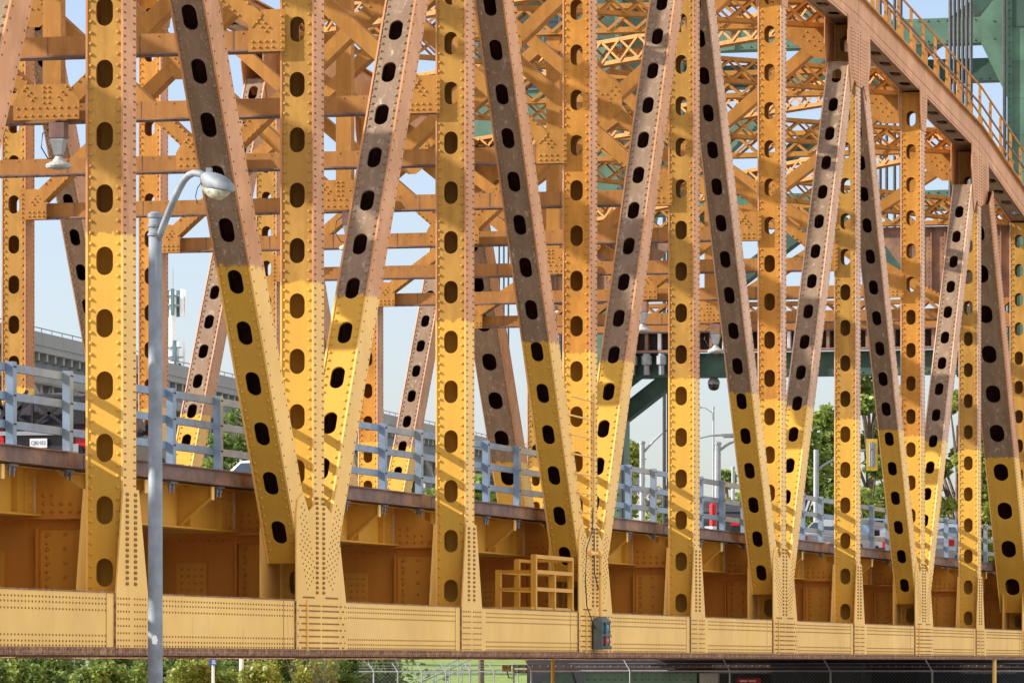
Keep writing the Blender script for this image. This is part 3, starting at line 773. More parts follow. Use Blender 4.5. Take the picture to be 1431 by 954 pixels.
# ------------------------------------------------------------------ green lift tower
TX0, TX1 = 91.0, 101.2
tw = empty('lift_tower', (97, 7.35, 0), 'green riveted steel lift tower standing behind the far end of the bridge', 'tower')
def leg(x, y0, y1, m='green', dx=2.):
    mb = MB(); x1 = x+dx
    mb.box(x, x1, y0, y1, 0, 40, m)
    for z in np.arange(2, 21.4, 1.15): mb.box(x-.004, x, y0+.16, y1-.16, z, z+.02, 'greendk')
    for yy in (y0, y1-.16): mb.box(x-.05, x-.004, yy, yy+.16, 0, 40, m)
    for z in (21.5, 24.5, 27.5): mb.box(x-.03, x-.005, y0+.17, y1-.17, z, z+2.6, 'greendk')
    for yy in (y0+.08, y1-.08): mb.rivets([(x-.05, yy, z) for z in np.arange(1, 26, .25)], -X3, .03, 'greendk', 6)
    mb.tube([(x-.08, y1+.08, 1), (x-.08, y1+.08, 40)], .06, 'cable', 6); mb.tube([(x-.08, y0-.08, 1), (x-.08, y0-.08, 40)], .06, 'cable', 6)
    mb.build('tower_leg', tw)
leg(TX0, -1.0, 1.4); leg(TX0, 13.85, 15.7, 'green', 1.4); leg(TX1, -.6, 1.0); leg(TX1, 13.9, 14.6, 'teal', 1.1)
def tbeam(x, h, d, m, fl=True):
    mb = MB(); y0, y1 = 1.403, 13.897
    mb.box(x+.5, x+1.3, y0, y1, H(h-d/2), H(h+d/2), m)
    for sgn in (-1, 1): mb.rivets([(x+.5, y, H(h+sgn*(d/2-.08))) for y in np.arange(y0+.2, y1, .3)], -X3, .03, 'greendk', 6)
    for ye, s in ((y0, 1), (y1, -1)):
        if fl:
            mb.prism([(0, h-d/2-.45), (.12*s, h-d/2-.45), (.75*s, h-d/2+.02), (.75*s, h+d/2-.02), (.12*s, h+d/2+.5), (0, h+d/2+.5)], (x+.48, ye, EYE), Y3, Z3, X3, .02, m)
            mb.rivets([(x+.48, ye+s*(.12+.13*i), H(h-.3+.14*j)) for i in range(4) for j in range(5)], -X3, .03, 'greendk', 6)
    mb.build('tower_beam', tw)
tbeam(TX0, 19.9, .8, 'green'); tbeam(TX1, 19.85, .75, 'greendk', False); tbeam(TX0, 9.5, .75, 'greendk'); tbeam(TX0, 28, .9, 'green'); tbeam(TX0, 14.6, .6, 'green', False)
def tbrace(x, y0, h0, y1, h1, m='green'):
    mb = MB(); a, b = Vector((x+.9, y0, H(h0))), Vector((x+.9, y1, H(h1)))
    mb.beam(a, b, .5, .62, m, up=X3); d = (b-a).normalized(); q = Vector((0, -d.z, d.y))
    for e in (.22, -.22): mb.rivets([a+d*s+q*e-X3*.31 for s in np.arange(.5, (b-a).length, .35)], -X3, .03, 'greendk', 6)
    mb.build('tower_brace', tw)
tbrace(TX0, 12.2, 15.0, 7.35, 19.4); tbrace(TX0+.02, 13.2, 24, 7.4, 20.4)
tbrace(TX0, 1.5, 25.0, 7.3, 20.4)
tbrace(TX0, 13.2, 10.0, 7.5, 14.2, 'greendk'); tbrace(TX0, 1.5, 10, 7.2, 14.2, 'greendk')
tbrace(TX0+.3, 14.1, 7.9, 12.3, 9.25, 'greendk'); tbrace(TX0+.3, 1.2, 7.9, 3.0, 9.25, 'greendk')
tbrace(TX1-.5, 13.9, 14.6, .7, 24.4, 'greendk')
tbrace(TX0, 13.9, 18.6, 11.2, 20.2)
tbeam(TX0, 22.6, .7, 'greendk', False); tbeam(TX1, 23.4, .7, 'green', False)
for s, y in ((1, 1.2), (-1, 14.25)):                        # side bracing between front and rear legs
    for h0, h1 in ((10, 20), (20, 30)):
        mb = MB(); mb.beam((TX0+2, y, H(h0)), (TX1, y, H(h1)), .5, .5, 'green', up=Y3); mb.build('tower_brace', tw)
    for h in (10, 20, 30):
        mb = MB(); mb.box(TX0+2.003, TX1-.003, y-.28, y+.28, H(h-.35), H(h+.35), 'green'); mb.build('tower_beam', tw)
mb = MB(); mb.box(TX0+.2, TX0+.49, 1.5, 13.8, H(9.9), H(9.98), 'portal'); mb.box(TX0+.1, TX0+.49, 1.5, 13.8, H(10.6), H(10.7), 'portal')
for y in np.arange(1.7, 13.7, .42): mb.box(TX0+.25, TX0+.45, y-.05, y+.05, H(9.985), H(10.595), 'portal' if int(y*10) % 3 else 'white')
mb.box(TX0+.46, TX0+.49, 1.6, 13.7, H(9.985), H(10.595), 'darksteel')
mb.build('buffer_rack', tw)
for i in range(5):
    y = 11.6+.48*i; mb = MB()
    mb.lathe((TX0+.3, y, H(9.2)), [(.1, 0), (.1, .3), (.17, .33), (.17, .6), (.12, .62), (.12, .68)], 'galv', 12); mb.build('buffer', tw)
for q0 in ([(13.84, 17.2), (13.84, 21.6), (11.4, 20.35), (10.2, 20.3), (10.2, 19.5), (11.6, 19.4)], [(1.41, 17.6), (1.41, 21.4), (2.3, 20.35), (2.3, 19.45)], [(13.84, 22.2), (13.84, 26), (10.8, 23)]):
    mb = MB(); mb.prism(q0, (TX0+.44, 0, EYE), Y3, Z3, X3, .025, 'green')
    mb.rivets([(TX0+.44, y, H(z)) for y in (np.arange(11.8, 13.7, .3) if q0[0][1] == 17.2 else (1.6, 1.9) if q0[0][0] < 2 else ()) for z in (19.6, 20.15)], -X3, .03, 'greendk', 6); mb.build('tower_gusset', tw)
mb = MB(); mb.box(TX0+2.2, TX0+7, 14.7, 19.4, H(16.9), H(21.5), 'green')
mb.box(TX0+1.7, TX0+7.5, 14.5, 19.8, H(21.503), H(21.75), 'greendk'); mb.box(TX0+1.7, TX0+7.5, 14.5, 19.8, H(16.65), H(16.897), 'greendk'); cab = mb.build('control_cabin', tw)
for y in (14.9, 16.0, 17.1, 18.2):
    mb = MB(); mb.box(TX0+2.14, TX0+2.198, y, y+.95, H(18.6), H(20.9), 'teal'); mb.box(TX0+2.11, TX0+2.138, y+.08, y+.87, H(18.7), H(20.8), 'glass'); mb.build('window', cab)
for i, y in enumerate((2.16, 2.29, 2.42, 2.55, 2.68, 2.81)):
    mb = MB(); mb.tube([(88.6, y, H(12.2)), (88.6, y, H(42))], .055, 'cable', 8)
    tag(mb.build('lift_rope'), 'dark wire rope, one of six hanging close together beside the green tower leg', 'rope', 'lift ropes by the near tower leg')
for i, y in enumerate((4.35, 4.55, 4.8, 5.0)):
    mb = MB(); mb.tube([(88.6, y, H(13.2)), (88.6, y, H(42))], .05, 'cable', 8)
    tag(mb.build('lift_rope'), 'dark wire rope, one of four behind the handrail at the top of the picture', 'rope', 'lift ropes behind the chord handrail')
for i, y in enumerate((16.9, 17.05, 17.2)):
    mb = MB(); mb.tube([(88.6, y, H(7)), (88.6, y, H(42))], .03, 'cable', 6)
    tag(mb.build('lift_rope'), 'thin wire rope, one of three against the sky beyond the far truss', 'rope', 'thin ropes beyond the far truss')

# approach span beyond the lift span, and the pier under its end
ap = empty('approach_span', (130, 7.35, 0), 'road deck carrying on beyond the far end of the truss bridge', 'bridge')
mb = MB(); mb.box(86.2, 260, .56, 14.15, H(2.6), H(2.93), 'asphalt'); mb.box(86.2, 260, .4, .55, H(2.5), H(3.25), 'concrete'); mb.box(86.2, 260, 14.16, 14.3, H(2.5), H(3.25), 'concrete'); mb.build('deck', ap)
for y in (1.5, 5.4, 9.3, 13.2):
    mb = MB(); mb.box(86.3, 259, y-.2, y+.2, H(.75), H(2.59), 'darksteel'); mb.build('girder', ap)
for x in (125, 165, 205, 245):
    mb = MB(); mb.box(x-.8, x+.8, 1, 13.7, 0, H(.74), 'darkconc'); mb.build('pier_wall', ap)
pr = empty('bridge_pier', (89.5, 7.35, 0), 'dark concrete pier under the far end of the truss bridge', 'pier')
mb = MB(); mb.box(88.2, 95.5, -3.2, 17.5, 0, H(-.72), 'darkconc'); mb.box(89.8, 95.4, -3, 16.6, H(-.717), H(.73), 'darkconc'); mb.build('pier_block', pr)  # upper block added to fill the gap below the girders with dark
for y0, y1 in ((5.2, 8.0),):
    mb = MB(); mb.box(86.4, 88.19, y0, y1, 0, H(.0), 'darkconc'); mb.build('pier_column', pr)
for z, m in ((-.02, 'darksteel'), (-.18, 'darksteel')):
    mb = MB(); mb.box(87.2, 87.5, -3, 16.4, H(z-.11), H(z), m); mb.rivets([(87.2, y, H(z-.05)) for y in np.arange(-3, 16.3, .25)], -X3, .025, 'rusty', 6); mb.build('cross_beam', pr)
mb = MB(); mb.box(87.6, 88.0, 10.6, 14.2, 0, H(-.2), 'green'); mb.rivets([(87.6, 10.8+.22*i, H(-.3-.2*j)) for i in range(16) for j in range(3)], -X3, .035, 'greendk', 6); mb.build('bearing_plate', pr)
mb = MB(); mb.box(87.55, 87.75, 9.9, 10.5, 0, H(-.22), 'concrete'); mb.build('stub_column', pr)
mb = MB(); mb.prism([(0, -.9), (1.4, -.9), (.9, -.32), (.2, -.2)], (87.5, 14.4, EYE), Y3, Z3, X3, .3, 'greendk'); mb.build('bearing_shoe', pr)

# ------------------------------------------------------------------ chain link fences
def chain_fence(p0, p1, hgt, step, label, barb, name='chain_link_fence', pitch=.075, wm='galv'):
    p0, p1 = Vector(p0), Vector(p1); d = p1-p0; L = d.length; d.normalize(); nn = d.cross(Z3)
    r = empty(name, (p0+p1)/2, label, 'fence')
    n = int(L/step)
    for i in range(n+1):
        q = p0+d*(i*step); mb = MB(); mb.tube([q, q+Z3*(hgt+.04)], .03, 'galv', 8)
        if barb: mb.tube([q+Z3*hgt, q+Z3*(hgt+.34)-d*.22-nn*.12], .018, 'galv', 6)
        mb.build('fence_post', r)
    mb = MB(); mb.tube([p0+Z3*hgt, p1+Z3*hgt], .024, 'galv', 8); mb.build('top_rail', r)
    if barb:
        mb = MB()
        for f in (.35, .65, 1): mb.tube([p0+Z3*(hgt+.34*f)-d*.22*f-nn*.12*f, p1+Z3*(hgt+.34*f)-d*.22*f-nn*.12*f], .006, 'galv', 4)
        mb.build('barbed_wire', r)
    mb = MB(); z0 = max(.05, hgt-1.6)
    for sgn in (1, -1):
        s = -hgt
        while s < L+hgt:
            a, b = (s, z0), (s+sgn*(hgt-z0), hgt)
            lo, hi = min(a[0], b[0]), max(a[0], b[0])
            if lo >= 0 and hi <= L: mb.beam(p0+d*a[0]+Z3*a[1]+nn*.02*sgn, p0+d*b[0]+Z3*b[1]+nn*.02*sgn, .005, .005, wm, up=nn)
            s += pitch*1.41
    mb.build('wire_mesh', r)
f0, f1 = at(742, 927, 152), at(1460, 927, 148.5); f0.z = f1.z = 0
chain_fence(f0, f1, 1.39, 3.0, 'dark chain link fence with sparse barbed wire arms in front of the dark pier', True, wm='lantern')
f0, f1 = at(488, 927, 200), at(735, 927, 200); f0.z = f1.z = 0
chain_fence(f0, f1, 1.30, .94, 'pale chain link fence with close posts and leaning barbed arms before the lawn', True, pitch=.11)
f0, f1 = at(360, 927, 170), at(486, 927, 196); f0.z = f1.z = 0
chain_fence(f0, f1, 1.12, 2.2, 'low chain link fence half lost among the shrubs', False, pitch=.1)
def post(u, v, t, rad, m, label, name='post', cat='post'):
    q = at(u, v, t); mb = MB(); mb.tube([(q.x, q.y, 0), (q.x, q.y, q.z)], rad, m, 10); mb.lathe((q.x, q.y, q.z), [(rad*1.15, 0), (rad*1.15, .03), (rad*.5, .05)], m, 10)
    return tag(mb.build(name, origin=(q.x, q.y, 0)), label, cat)
post(772, 919, 147, .055, 'brace', 'slim yellow pipe post under the chord left of the lantern', 'pipe_post')
post(1389, 919, 146.5, .06, 'side', 'pale yellow pipe post under the far end of the chord', 'pipe_post')
post(337, 919, 141, .065, 'white', 'white post rising among the shrubs right of the blue sign', 'marker_post')
q = at(297.5, 927, 139)
r = empty('blue_sign', (q.x, q.y, 0), 'small blue road sign on a white post among the shrubs', 'sign')
mb = MB(); mb.tube([(q.x, q.y, 0), (q.x, q.y, 1.62)], .04, 'white', 8); mb.build('post', r)
mb = MB(); o = Vector((q.x, q.y, 1.64))-F_*.05; mb.obox(o, R_*.10, F_*.01, Z3*.085, 'signblue'); mb.build('sign_face', r)
mb = MB()
for dz, w, dx in ((.045, .045, .012), (.012, .05, .015), (-.03, .055, .02)): mb.obox(o-F_*.0125+R_*dx+Z3*dz, R_*w, F_*.002, Z3*.009, 'letterw')
mb.build('lettering', r)
q = at(1046, 955, 147.6)
r = empty('red_sign', (q.x, q.y, q.z), 'red notice board with white lettering fixed to the dark chain link fence', 'sign')
mb = MB(); mb.obox(q, R_*.34, F_*.012, Z3*.16, 'signred'); mb.build('sign_face', r)
mb = MB()
for dx, w in ((-.2, .055), (-.09, .04), (.06, .06), (.17, .035)): mb.obox(q-F_*.014+R_*dx+Z3*.085, R_*w, F_*.002, Z3*.022, 'letterw')
mb.build('lettering', r)
# stairs rail up the lawn
r = empty('stair_railing', at(610, 940, 232), 'white sloping stair railing climbing the lawn bank beyond the fence', 'railing')
for du, dt in ((0, 0), (17, 1.2)):
    a, b = at(560+du, 957, 231+dt), at(640+du, 921, 239+dt)
    for o in (0, -.28): 
        mb = MB(); mb.tube([a+Z3*o, b+Z3*o], .03, 'galv', 6); mb.build('rail', r)
    for f in (.1, .35, .6, .85, 1):
        c = a.lerp(b, f); mb = MB(); mb.tube([(c.x, c.y, .05), c], .028, 'galv', 6); mb.build('railing_post', r)
q = at(708, 927, 150); mb = MB()
mb.box(q.x-.1, q.x+.1, q.y-.1, q.y+.12, H(-.22), H(-.03), 'rusty'); mb.tube([(q.x, q.y, H(-.22)), (q.x, q.y-.05, H(-.4)), (q.x, q.y-.2, H(-.42))], .02, 'black', 6); mb.tube([(q.x, q.y-.2, 0), (q.x, q.y-.2, H(-.1))], .03, 'galv', 8)
tag(mb.build('junction_box', origin=(q.x, q.y, 0)), 'rusty electrical junction box at the left end of the dark fence', 'electrical box')
# ------------------------------------------------------------------ viaduct far behind
A, B = at(-330, 379, 328), at(900, 661, 690)
A.z = B.z = (A.z+B.z)/2; dv = (B-A).normalized(); nv = Vector((-dv.y, dv.x, 0)); L = (B-A).length
vd = empty('road_viaduct', (A.x+dv.x*120, A.y+dv.y*120, 0), 'high concrete road viaduct on steel trestles in the distance behind the bridge', 'viaduct')
def vbox(s0, s1, n0, n1, z0, z1, m, mb): mb.obox(A+dv*((s0+s1)/2)+nv*((n0+n1)/2)+Z3*((z0+z1)/2), dv*((s1-s0)/2), nv*((n1-n0)/2), Z3*((z1-z0)/2), m)
mb = MB(); vbox(0, L, 0, 16, -1.5, -1.0, 'skyconc', mb); mb.build('deck', vd)
mb = MB(); vbox(0, L, -.1, .25, -1.0, 0, 'skyconc', mb); vbox(0, L, 15.7, 16, -1.0, 0, 'skyconc', mb)
for s in np.arange(0, L, 6): vbox(s, s+.05, -.104, -.1, -1.0, 0, 'skysteel', mb)
mb.build('parapet', vd)
mb = MB()
for s in np.arange(0, L, 3.): mb.tube([A+dv*s, A+dv*s+Z3*.32], .03, 'skysteel', 5)
mb.tube([A+Z3*.32, B+Z3*.32], .04, 'skysteel', 5); mb.build('parapet_rail', vd)
for n in (1.2, 5, 9, 13.5):
    mb = MB(); vbox(0, L, n-.2, n+.2, -2.9, -1.5, 'skysteel', mb); mb.build('girder', vd)
mb = MB()
for s in np.arange(1, L, 2.4): vbox(s, s+.5, .2, 15, -2.1, -1.51, 'skyconc', mb)
mb.build('cross_beams', vd)
mb = MB()
mb.tube([A+nv*.6+Z3*-3.4, B+nv*.6+Z3*-3.4], .4, 'skyconc', 8); mb.build('drain_pipe', vd)
for s in np.arange(20, L-5, 26):
    mb = MB(); base = -A.z
    for n in (1.5, 14):
        for e in (-1.6, 1.6):
            mb.beam(A+dv*(s+e)+nv*n+Z3*-2.9, A+dv*(s+e*2.2)+nv*n+Z3*base, .6, .6, 'skyconc', up=nv)
        for z0, z1 in ((-3.2, -8.5), (-8.5, -14), (-14, base+1)):
            mb.beam(A+dv*(s-1.7)+nv*n+Z3*z0, A+dv*(s+2.2)+nv*n+Z3*z1, .35, .35, 'skyconc', up=nv); mb.beam(A+dv*(s+1.7)+nv*n+Z3*z0, A+dv*(s-2.2)+nv*n+Z3*z1, .35, .35, 'skyconc', up=nv)
    for z in (-3.3, -8.5, -14): mb.beam(A+dv*s+nv*.8+Z3*z, A+dv*s+nv*15+Z3*z, .7, .8, 'skysteel')
    for z0, z1 in ((-3.3, -8.5), (-8.5, -14)):
        mb.beam(A+dv*s+nv*1.5+Z3*z0, A+dv*s+nv*14+Z3*z1, .4, .4, 'skyconc'); mb.beam(A+dv*s+nv*14+Z3*z0, A+dv*s+nv*1.5+Z3*z1, .4, .4, 'skyconc')
    mb.build('trestle', vd)
for s in np.arange(7, L-5, 13):
    mb = MB(); mb.beam(A+dv*(s-6.3)+nv*1+Z3*-3.2, A+dv*s+nv*1+Z3*-6.6, .3, .3, 'skyconc'); mb.beam(A+dv*s+nv*1+Z3*-6.6, A+dv*(s+6.3)+nv*1+Z3*-3.2, .3, .3, 'skyconc'); mb.beam(A+dv*(s-6.3)+nv*1+Z3*-6.8, A+dv*(s+6.3)+nv*1+Z3*-6.8, .3, .3, 'skyconc')
    mb.build('truss_bay', vd)

# mobile phone mast
q = at(241, 927, 520); q.z = 0
r = empty('phone_mast', q, 'slim white mobile phone mast with antenna clusters behind the viaduct', 'mast')
zt = lambda v: EYE+(927-v)/7150*520
mb = MB(); mb.tube([q, q+Z3*zt(408)], [.55, .36], 'white', 12); mb.build('mast_pole', r)
mb = MB(); mb.tube([q+Z3*zt(408), q+Z3*zt(376)], .05, 'galv', 6); mb.build('whip_aerial', r)
for v, n in ((428, 7), (500, 5), (530, 5)):
    z = zt(v)
    mb = MB(); mb.lathe(q+Z3*z, [(.4, 0), (1.2, .02), (1.2, .14), (.4, .16)], 'galv', 10); mb.lathe(q+Z3*(z+1.0), [(.4, 0), (.9, .02), (.9, .10), (.4, .12)], 'galv', 10); mb.build('antenna_ring', r)
    for i in range(n):
        t = 2*math.pi*i/n+v; c = q+Vector((math.cos(t)*1.2, math.sin(t)*1.2, z+.3))
        mb = MB(); mb.box(c.x-.16, c.x+.16, c.y-.14, c.y+.14, c.z-1.3, c.z+1.4, 'white' if i % 3 else 'teal'); mb.build('antenna_panel', r)

# ------------------------------------------------------------------ vegetation
def leaves(mb, pts, size, m, flat=.5):
    V = []; F = []; o = 0
    for p in pts:
        a = Vector((random.gauss(0,1), random.gauss(0,1), random.gauss(0,1)*flat)).normalized()
        b = a.cross(Vector((random.gauss(0,1), random.gauss(0,1), random.gauss(0,1)))).normalized()
        s = size*random.uniform(.6, 1.3)
        a *= s; b *= s*.55
        V += [p-a, p+b, p+a, p-b]; F.append((o, o+1, o+2, o+3)); o += 4
    mb.add(V, F, m)
def inball(c, r):
    while True:
        v = Vector((random.uniform(-1,1), random.uniform(-1,1), random.uniform(-1,1)))
        if v.length < 1: return Vector((c[0]+v.x*r[0], c[1]+v.y*r[1], c[2]+v.z*r[2]))
def tree(u, vtop, t, rad, label, m='leaf', m2='leafdk', n=5200, size=.2, base=.28, name='leafy_tree', sparse=1.):
    q = at(u, vtop, t); hgt = q.z; q.z = 0
    r = empty(name, q, label, 'tree', 'trees behind the bridge')
    mb = MB(); pts = []
    lean = Vector((random.uniform(-.3, .3), random.uniform(-.3, .3), 0))
    mb.tube([q, q+lean*.4+Z3*hgt*.35, q+lean+Z3*hgt*.8], [hgt*.014, hgt*.010, hgt*.004], 'bark', 8)
    cl = []
    for i in range(int(26*sparse)+8):
        f = random.uniform(base, 1.); w = math.sin(math.pi*min(1, (f-base)/(1-base)*.82+.16))
        a = random.uniform(0, 6.28); rr = rad*w*math.sqrt(random.uniform(.1, 1))
        c = q+lean*f+Vector((math.cos(a)*rr, math.sin(a)*rr, hgt*f-.3)); cl.append(c)
        s = q+lean*f*.6+Z3*(hgt*max(.2, f-.22)); mb.tube([s, s.lerp(c, .5)+Z3*.2, c], [hgt*.006, hgt*.004, hgt*.002], 'bark', 5)
    mb.build('trunk', r)
    mb = MB(); per = int(n/len(cl))
    for c in cl:
        k = rad*random.uniform(.22, .42)
        leaves(mb, [inball(c, (k, k, k*.75)) for _ in range(per)], size, m if random.random() < .62 else m2)
    mb.build('crown', r)
tree(1118, 585, 262, 2.3, 'light green tree left of the traffic signal mast')
tree(1160, 566, 268, 2.0, 'light green tree in the gap just left of the long front post')
tree(1214, 505, 262, 2.6, 'tall green tree behind the yellow traffic signal', n=7500)
tree(1262, 540, 275, 2.2, 'green tree half hidden behind the dark diagonal right of the signal')
tree(1338, 500, 265, 2.0, 'tall yellow-green tree seen between the last two front posts', 'leafyl', 'leaf', n=7500)
tree(1378, 560, 270, 2.2, 'green tree behind the heavy end diagonal', 'leaf', 'leafdk')
tree(1060, 628, 262, 2.2, 'dark green tree at the right of the pale sky gap', 'leafdk', 'leaf')
tree(1022, 652, 300, 1.6, 'low green tree on the skyline between the lamp poles')
tree(874, 598, 285, 1.5, 'slim yellow-green tree right of the teal tower leg', 'leafyl', 'leaf', n=3000)
tree(908, 690, 250, 2.2, 'low loose scrub tree behind the railing', 'leafyl', 'twig', n=2600, sparse=.6)
tree(945, 672, 280, 2.4, 'bare grey twiggy tree behind the tall middle post', 'twig', 'twig', n=1500, size=.16)
tree(672, 636, 230, 2.0, 'bright green tree between the railing posts left of the middle', 'leaf', 'leafyl')
tree(335, 570, 270, 2.0, 'green tree with grey twigs left of the first joint', 'leafdk', 'leafyl', n=3600)
tree(308, 608, 262, 2.2, 'dark green tree under the end of the viaduct parapet', 'leafdk', 'leaf', n=4200)
tree(272, 622, 282, 2.4, 'dark tree right of the street lamp pole, behind the railing', 'leafdk', 'twig', n=4200)
tree(620, 660, 300, 2.6, 'dark green tree below the viaduct near the middle', 'leafdk', 'leaf')
tree(560, 650, 320, 2.8, 'dark grey-green tree below the viaduct, left of the middle', 'leafdk', 'twig')
tree(195, 640, 300, 2.8, 'dark bushy tree behind the car mirror', 'leafdk', 'twig')
tree(90, 650, 290, 3.0, 'dark bushy tree behind the dark car at the left edge', 'leafdk', 'leaf')
tree(20, 640, 300, 3.0, 'dark bushy tree at the far left edge', 'leafdk', 'twig')
tree(760, 650, 290, 2.4, 'green tree behind the ladder joint', 'leaf', 'leafdk')
def shrub(u, vtop, t, rad, label, m, m2, n=2600, size=.075):
    q = at(u, vtop, t); h = q.z; q.z = 0
    r = empty('shrub', q, label, 'shrub', 'shrubs under the bridge')
    mb = MB(); cl = []
    for i in range(16):
        a = random.uniform(0, 6.28); rr = rad*math.sqrt(random.random())*.8
        cl.append(q+Vector((math.cos(a)*rr, math.sin(a)*rr, h*random.uniform(.2, .92))))
        mb.tube([q, q.lerp(cl[-1], .6), cl[-1]], [.025, .015, .006], 'bark', 5)
    mb.build('stem', r)
    mb = MB()
    for c in cl: leaves(mb, [inball(c, (rad*.42, rad*.42, h*.22)) for _ in range(n//16)], size, m if random.random() < .6 else m2)
    mb.build('foliage', r)
for i, u in enumerate(range(-30, 440, 48)):
    shrub(u+random.uniform(-8, 8), 929+random.uniform(-3, 5), 142+random.uniform(-2, 2), .62,
          ['low sunlit green shrub left of the lamp pole, %s in the front row' % ['first', 'second', 'third', 'fourth', 'fifth', 'sixth'][min(i, 5)] if u < 215 else
           'low yellow-green shrub in the front row, %s right of the lamp pole' % ['', '', '', '', '', 'first', 'second', 'third', 'fourth', 'fifth', 'sixth', 'seventh'][i]][0],
          'leaf' if u < 230 else 'leafyl', 'leafdk' if u < 150 else 'leaf')
for i, u in enumerate(range(-40, 500, 62)):
    shrub(u+random.uniform(-10, 10), 906+random.uniform(-4, 4), 176+random.uniform(-4, 4), 1.05,
          'tall dark shrub in the back row, %s from the left' % ['first', 'second', 'third', 'fourth', 'fifth', 'sixth', 'seventh', 'eighth', 'ninth', 'tenth'][i], 'leafdk', 'leaf' if i % 2 else 'leafdk', n=3400, size=.1)
shrub(508, 905, 208, .9, 'grey twiggy shrub behind the left end of the pale fence', 'twig', 'leafdk', 1800, .09)
shrub(538, 907, 209, .8, 'dark straggly shrub between the pale fence and the lawn', 'leafdk', 'twig', 2200, .09)
shrub(284, 918, 168, .45, 'dark red-leaved shrub behind the blue sign', 'leafred', 'leafdk', 1500)
for u, lab in ((352, 'clump of pale dry reeds right of the white post'), (425, 'tall clump of pale dry reeds among the shrubs left of the fence'), (455, 'thin clump of dry weeds at the end of the low fence')):
    q = at(u, 912, 147); h = q.z; q.z = 0; mb = MB()
    for i in range(90):
        a = random.uniform(0, 6.28); rr = random.uniform(0, .3); b0 = q+Vector((math.cos(a)*rr, math.sin(a)*rr, 0)); ln = h*random.uniform(.6, 1.05); d = Vector((math.cos(a), math.sin(a), 0))*random.uniform(.1, .5)
        mb.tube([b0, b0+d*.3+Z3*ln*.6, b0+d+Z3*ln], [.008, .006, .003], 'twig', 4, caps=False)
    leaves(mb, [inball(q+Z3*h*.7, (.4, .4, h*.35)) for _ in range(260)], .07, 'leafyl')
    tag(mb.build('reed_clump', origin=q), lab, 'reeds')
# long hedge line closing the view under the deck
q0, q1 = at(-60, 927, 205), at(558, 927, 212)
mb = MB(); pts = []
for i in range(9000):
    f = random.random(); c = q0.lerp(q1, f); pts.append(Vector((c.x+random.gauss(0, .8), c.y+random.gauss(0, .8), abs(random.gauss(1.1, .9)))))
leaves(mb, pts, .16, 'leafdk')
tag(mb.build('ground_cover'), kind='stuff', label='dark mass of undergrowth closing the view under the bridge', cat='undergrowth')

# ------------------------------------------------------------------ poles beyond
def pole_lamp(u, v, t, rad, arm, label, name='street_lamp', headm='galv'):
    q = at(u, v, t); r = empty(name, (q.x, q.y, 0), label, 'street lamp', 'street lamps beyond the bridge')
    mb = MB(); mb.tube([(q.x, q.y, 0), (q.x, q.y, q.z)], [rad*1.15, rad], 'galv', 10); mb.lathe((q.x, q.y, q.z), [(rad*1.2, 0), (rad*1.2, .08), (rad*.4, .12)], 'galv', 10); mb.build('pole', r)
    if arm:
        P = [at(a, b, t) for a, b in arm]; mb = MB(); mb.tube(P, rad*.42, 'galv', 8); mb.build('arm', r, smooth=True)
        e = P[-1]; d = (P[-1]-P[-2]).normalized(); mb = MB()
        mb.obox(e+d*.28, d*.3, d.cross(Z3).normalized()*.12, Z3*.05, 'galv'); mb.obox(e+d*.3-Z3*.08, d*.2, d.cross(Z3).normalized()*.10, Z3*.03, 'lampglass'); mb.build('lamp_head', r)
pole_lamp(897, 620, 190, .10, [(899, 632), (912, 617), (927, 603), (940, 596)], 'grey lamp pole with a straight arm rising right, left of the tall middle post')
pole_lamp(951, 612, 196, .09, [(952, 640), (962, 622), (976, 612), (992, 608.5), (1007, 608)], 'lamp with a long curved arm emerging behind the tall middle post')
pole_lamp(1002.5, 621, 190, .12, [(1004, 630), (1016, 621), (1030, 614)], 'thick grey lamp pole with an arm rising right, right of the tall middle post')
pole_lamp(996.5, 571, 240, .05, [(996, 577), (985, 570), (978, 569)], 'very thin tall lamp pole on the skyline')
pole_lamp(1024, 655, 205, .07, None, 'short grey pole in front of the low trees', 'utility_pole')
q = at(1140, 628, 200); r = empty('signal_mast', (q.x, q.y, 0), 'grey traffic signal mast with a long arm to the yellow signal', 'signal mast')
mb = MB(); mb.tube([(q.x, q.y, 0), (q.x, q.y, q.z)], [.14, .10], 'galv', 10); mb.build('pole', r)
mb = MB(); mb.tube([at(a, b, 200) for a, b in ((1141, 657), (1150, 650), (1162, 643), (1180, 634), (1200, 629.5), (1219, 629))], .05, 'galv', 8); mb.build('arm', r, smooth=True)
q = at(1218, 635, 199.6); r = empty('traffic_signal', q, 'yellow traffic signal seen from behind, hanging from the mast arm', 'traffic signal')
mb = MB(); mb.obox(q, R_*.22, F_*.015, Z3*.62, 'sigyellow'); mb.build('backboard', r)
mb = MB(); mb.obox(q-F_*.14, R_*.11, F_*.12, Z3*.46, 'galv'); mb.build('signal_housing', r)
mb = MB(); mb.obox(q-F_*.30, R_*.04, F_*.04, Z3*.5, 'galv'); mb.obox(q-F_*.27+Z3*.2, R_*.1, F_*.07, Z3*.04, 'galv'); mb.build('bracket', r)

